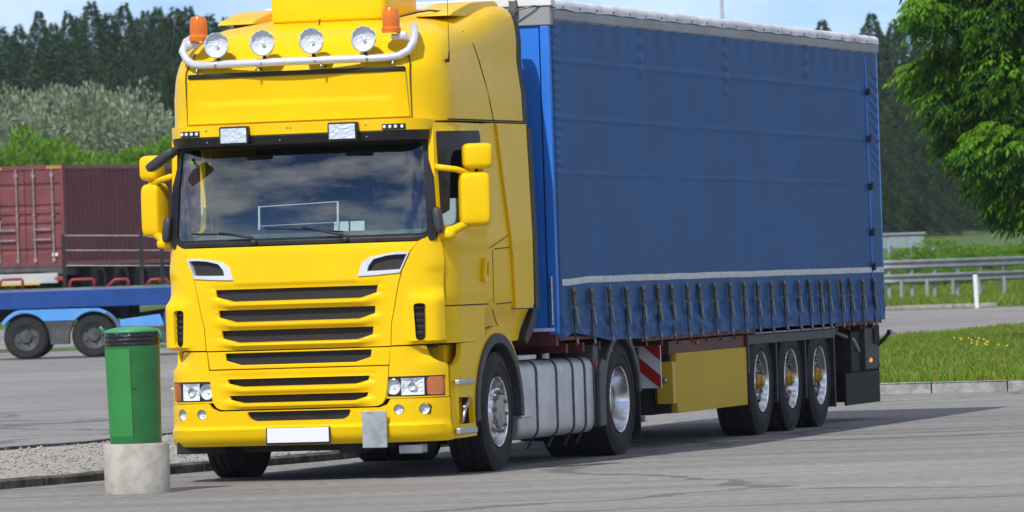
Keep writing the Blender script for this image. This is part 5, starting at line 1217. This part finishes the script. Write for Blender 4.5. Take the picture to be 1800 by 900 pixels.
# --- big broad-leaved tree at the right edge, leaves in drooping compound sprays
def big_tree():
    D = 118.; cu = 1835; l = lat(cu, D); base = wp(l, D, .1)
    E = empty('broadleaf_tree', base, GROT, label='large broad-leaved tree with bright green drooping leaf sprays at the right edge', cat='tree')
    r = np.random.default_rng(11)
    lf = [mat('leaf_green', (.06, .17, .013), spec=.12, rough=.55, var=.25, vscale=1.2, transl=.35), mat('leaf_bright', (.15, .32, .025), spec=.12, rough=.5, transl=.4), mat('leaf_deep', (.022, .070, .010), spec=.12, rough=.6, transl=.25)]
    sp_ = 1/FPX*D
    def pu(u, v): return (u-cu)*sp_, 1.7-(v-hz(u))*sp_
    # crown lobes (lateral, height, radius) in metres
    lobes = [(1620, 45, .42), (1660, 35, .5), (1625, 150, .45), (1665, 120, .5), (1655, 200, .45), (1690, 250, .62), (1700, 150, .6), (1720, 60, .7), (1700, -20, .7), (1650, -25, .5), (1780, 20, .9), (1760, 160, .85), (1760, 280, .8), (1800, 350, .8), (1740, 320, .5), (1705, 290, .4), (1850, 100, 1.2), (1860, 250, 1.2), (1920, 0, 1.5), (1960, 180, 1.5), (1950, 330, 1.2), (1830, -120, 1.6), (1700, -110, 1.0), (2050, 80, 1.5), (2040, 260, 1.4), (1930, -200, 1.6), (1815, 375, .4), (1760, 365, .35)]
    P = []; mi = []; ax = []
    wood = MB(); tz = 5.2
    wood.tube([(0, .0, 0), (.05, .02, 1.5), (.0, .05, 3.2), (.1, 0, 5.2), (.05, 0, 8.2)], [.24, .20, .17, .12, .04], 10)
    for (u, v, R_) in lobes:
        x, z = pu(u+(22 if u < 1790 else 0), v-8); R_ *= .88; y = r.uniform(-.9, .9) if R_ < .8 else r.uniform(-.6, .6)
        s = Vector((.05, 0, max(1.9, z-1.2-.35*abs(x)))); e = Vector((x, y, z)); mid = (s+e)/2+Vector((0, 0, .25))
        wood.tube([s, mid, e], [.06, .035, .012], 6)
        nspr = int(560*R_**2)+110
        dv = unit(r.normal(size=(nspr, 3))); rad = r.uniform(.25, 1.05, nspr)**.7
        for k in range(nspr):
            c = np.array([x, y, z])+dv[k]*rad[k]*R_*np.array([1, 1, .85])
            outd = np.array([dv[k][0]+.25*np.sign(x), dv[k][1], -.15+.25*dv[k][2]]); outd /= np.linalg.norm(outd)
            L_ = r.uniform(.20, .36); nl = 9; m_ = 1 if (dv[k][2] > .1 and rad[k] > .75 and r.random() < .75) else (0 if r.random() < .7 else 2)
            sidev = np.cross(outd, [0, 0, 1]); sidev /= np.linalg.norm(sidev)+1e-9
            for j in range(nl):
                t = j/(nl-1); q = c+outd*L_*t+np.array([0, 0, -1])*L_*.35*t*t
                sgn = (1 if j % 2 else -1) if j < nl-1 else 0
                a = sidev*sgn*.9+outd*.55+np.array([0, 0, -.55]); P.append(q); ax.append(a); mi.append(m_)
    P = np.array(P); ax = unit(np.array(ax)+r.normal(0, .12, (len(P), 3))); n = len(P)
    up3 = np.array([0, 0, 1.]); bb = unit(np.cross(ax, up3)+r.normal(0, .35, (n, 3))); s = (r.uniform(.085, .155, n))[:, None]
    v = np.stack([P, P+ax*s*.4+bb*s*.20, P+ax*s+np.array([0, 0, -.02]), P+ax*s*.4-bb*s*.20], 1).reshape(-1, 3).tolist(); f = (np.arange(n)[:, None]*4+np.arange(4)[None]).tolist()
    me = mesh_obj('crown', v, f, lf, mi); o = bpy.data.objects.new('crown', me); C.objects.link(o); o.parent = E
    wood.build('trunk', bark, E, smooth=True)
    return E
BT_ = big_tree()
for i, (l, d, rz_, s_) in enumerate([(17, 112, 1, 1.1), (24, 122, 2.2, 1.0), (31, 110, 3, 1.15), (40, 124, 4.1, 1.05), (50, 112, 5, 1.2), (62, 125, 2.7, 1.15), (13.8, 142, 3.8, 1.0), (76, 115, 1.7, 1.2), (92, 124, .6, 1.2)]):  # trees added out of view, so cab side and curtain reflect them
    c = copy_tree(BT_); c.location = wp(l, d, .1); c.rotation_euler.z = rz_; c.scale = (s_, s_, s_); c['label'] = 'unseen broad-leaved tree added right of the frame for reflections on the lorry'; c['group'] = 'unseen trees added for reflections on the lorry'
# =================================================================== HAZE
HZ = MB().box(-900, 900, -200, 700, -2, 60).build('haze', None or bpy.data.materials.new('haze_air'), None); hm = HZ.data.materials[0]; hm.use_nodes = True
n = hm.node_tree.nodes; n.remove(n['Principled BSDF']); pv = n.new('ShaderNodeVolumePrincipled'); pv.inputs['Density'].default_value = .00011; pv.inputs['Color'].default_value = (.78, .86, .95, 1); pv.inputs['Anisotropy'].default_value = 0
hm.node_tree.links.new(pv.outputs[0], n['Material Output'].inputs['Volume']); tag(HZ, kind='stuff')
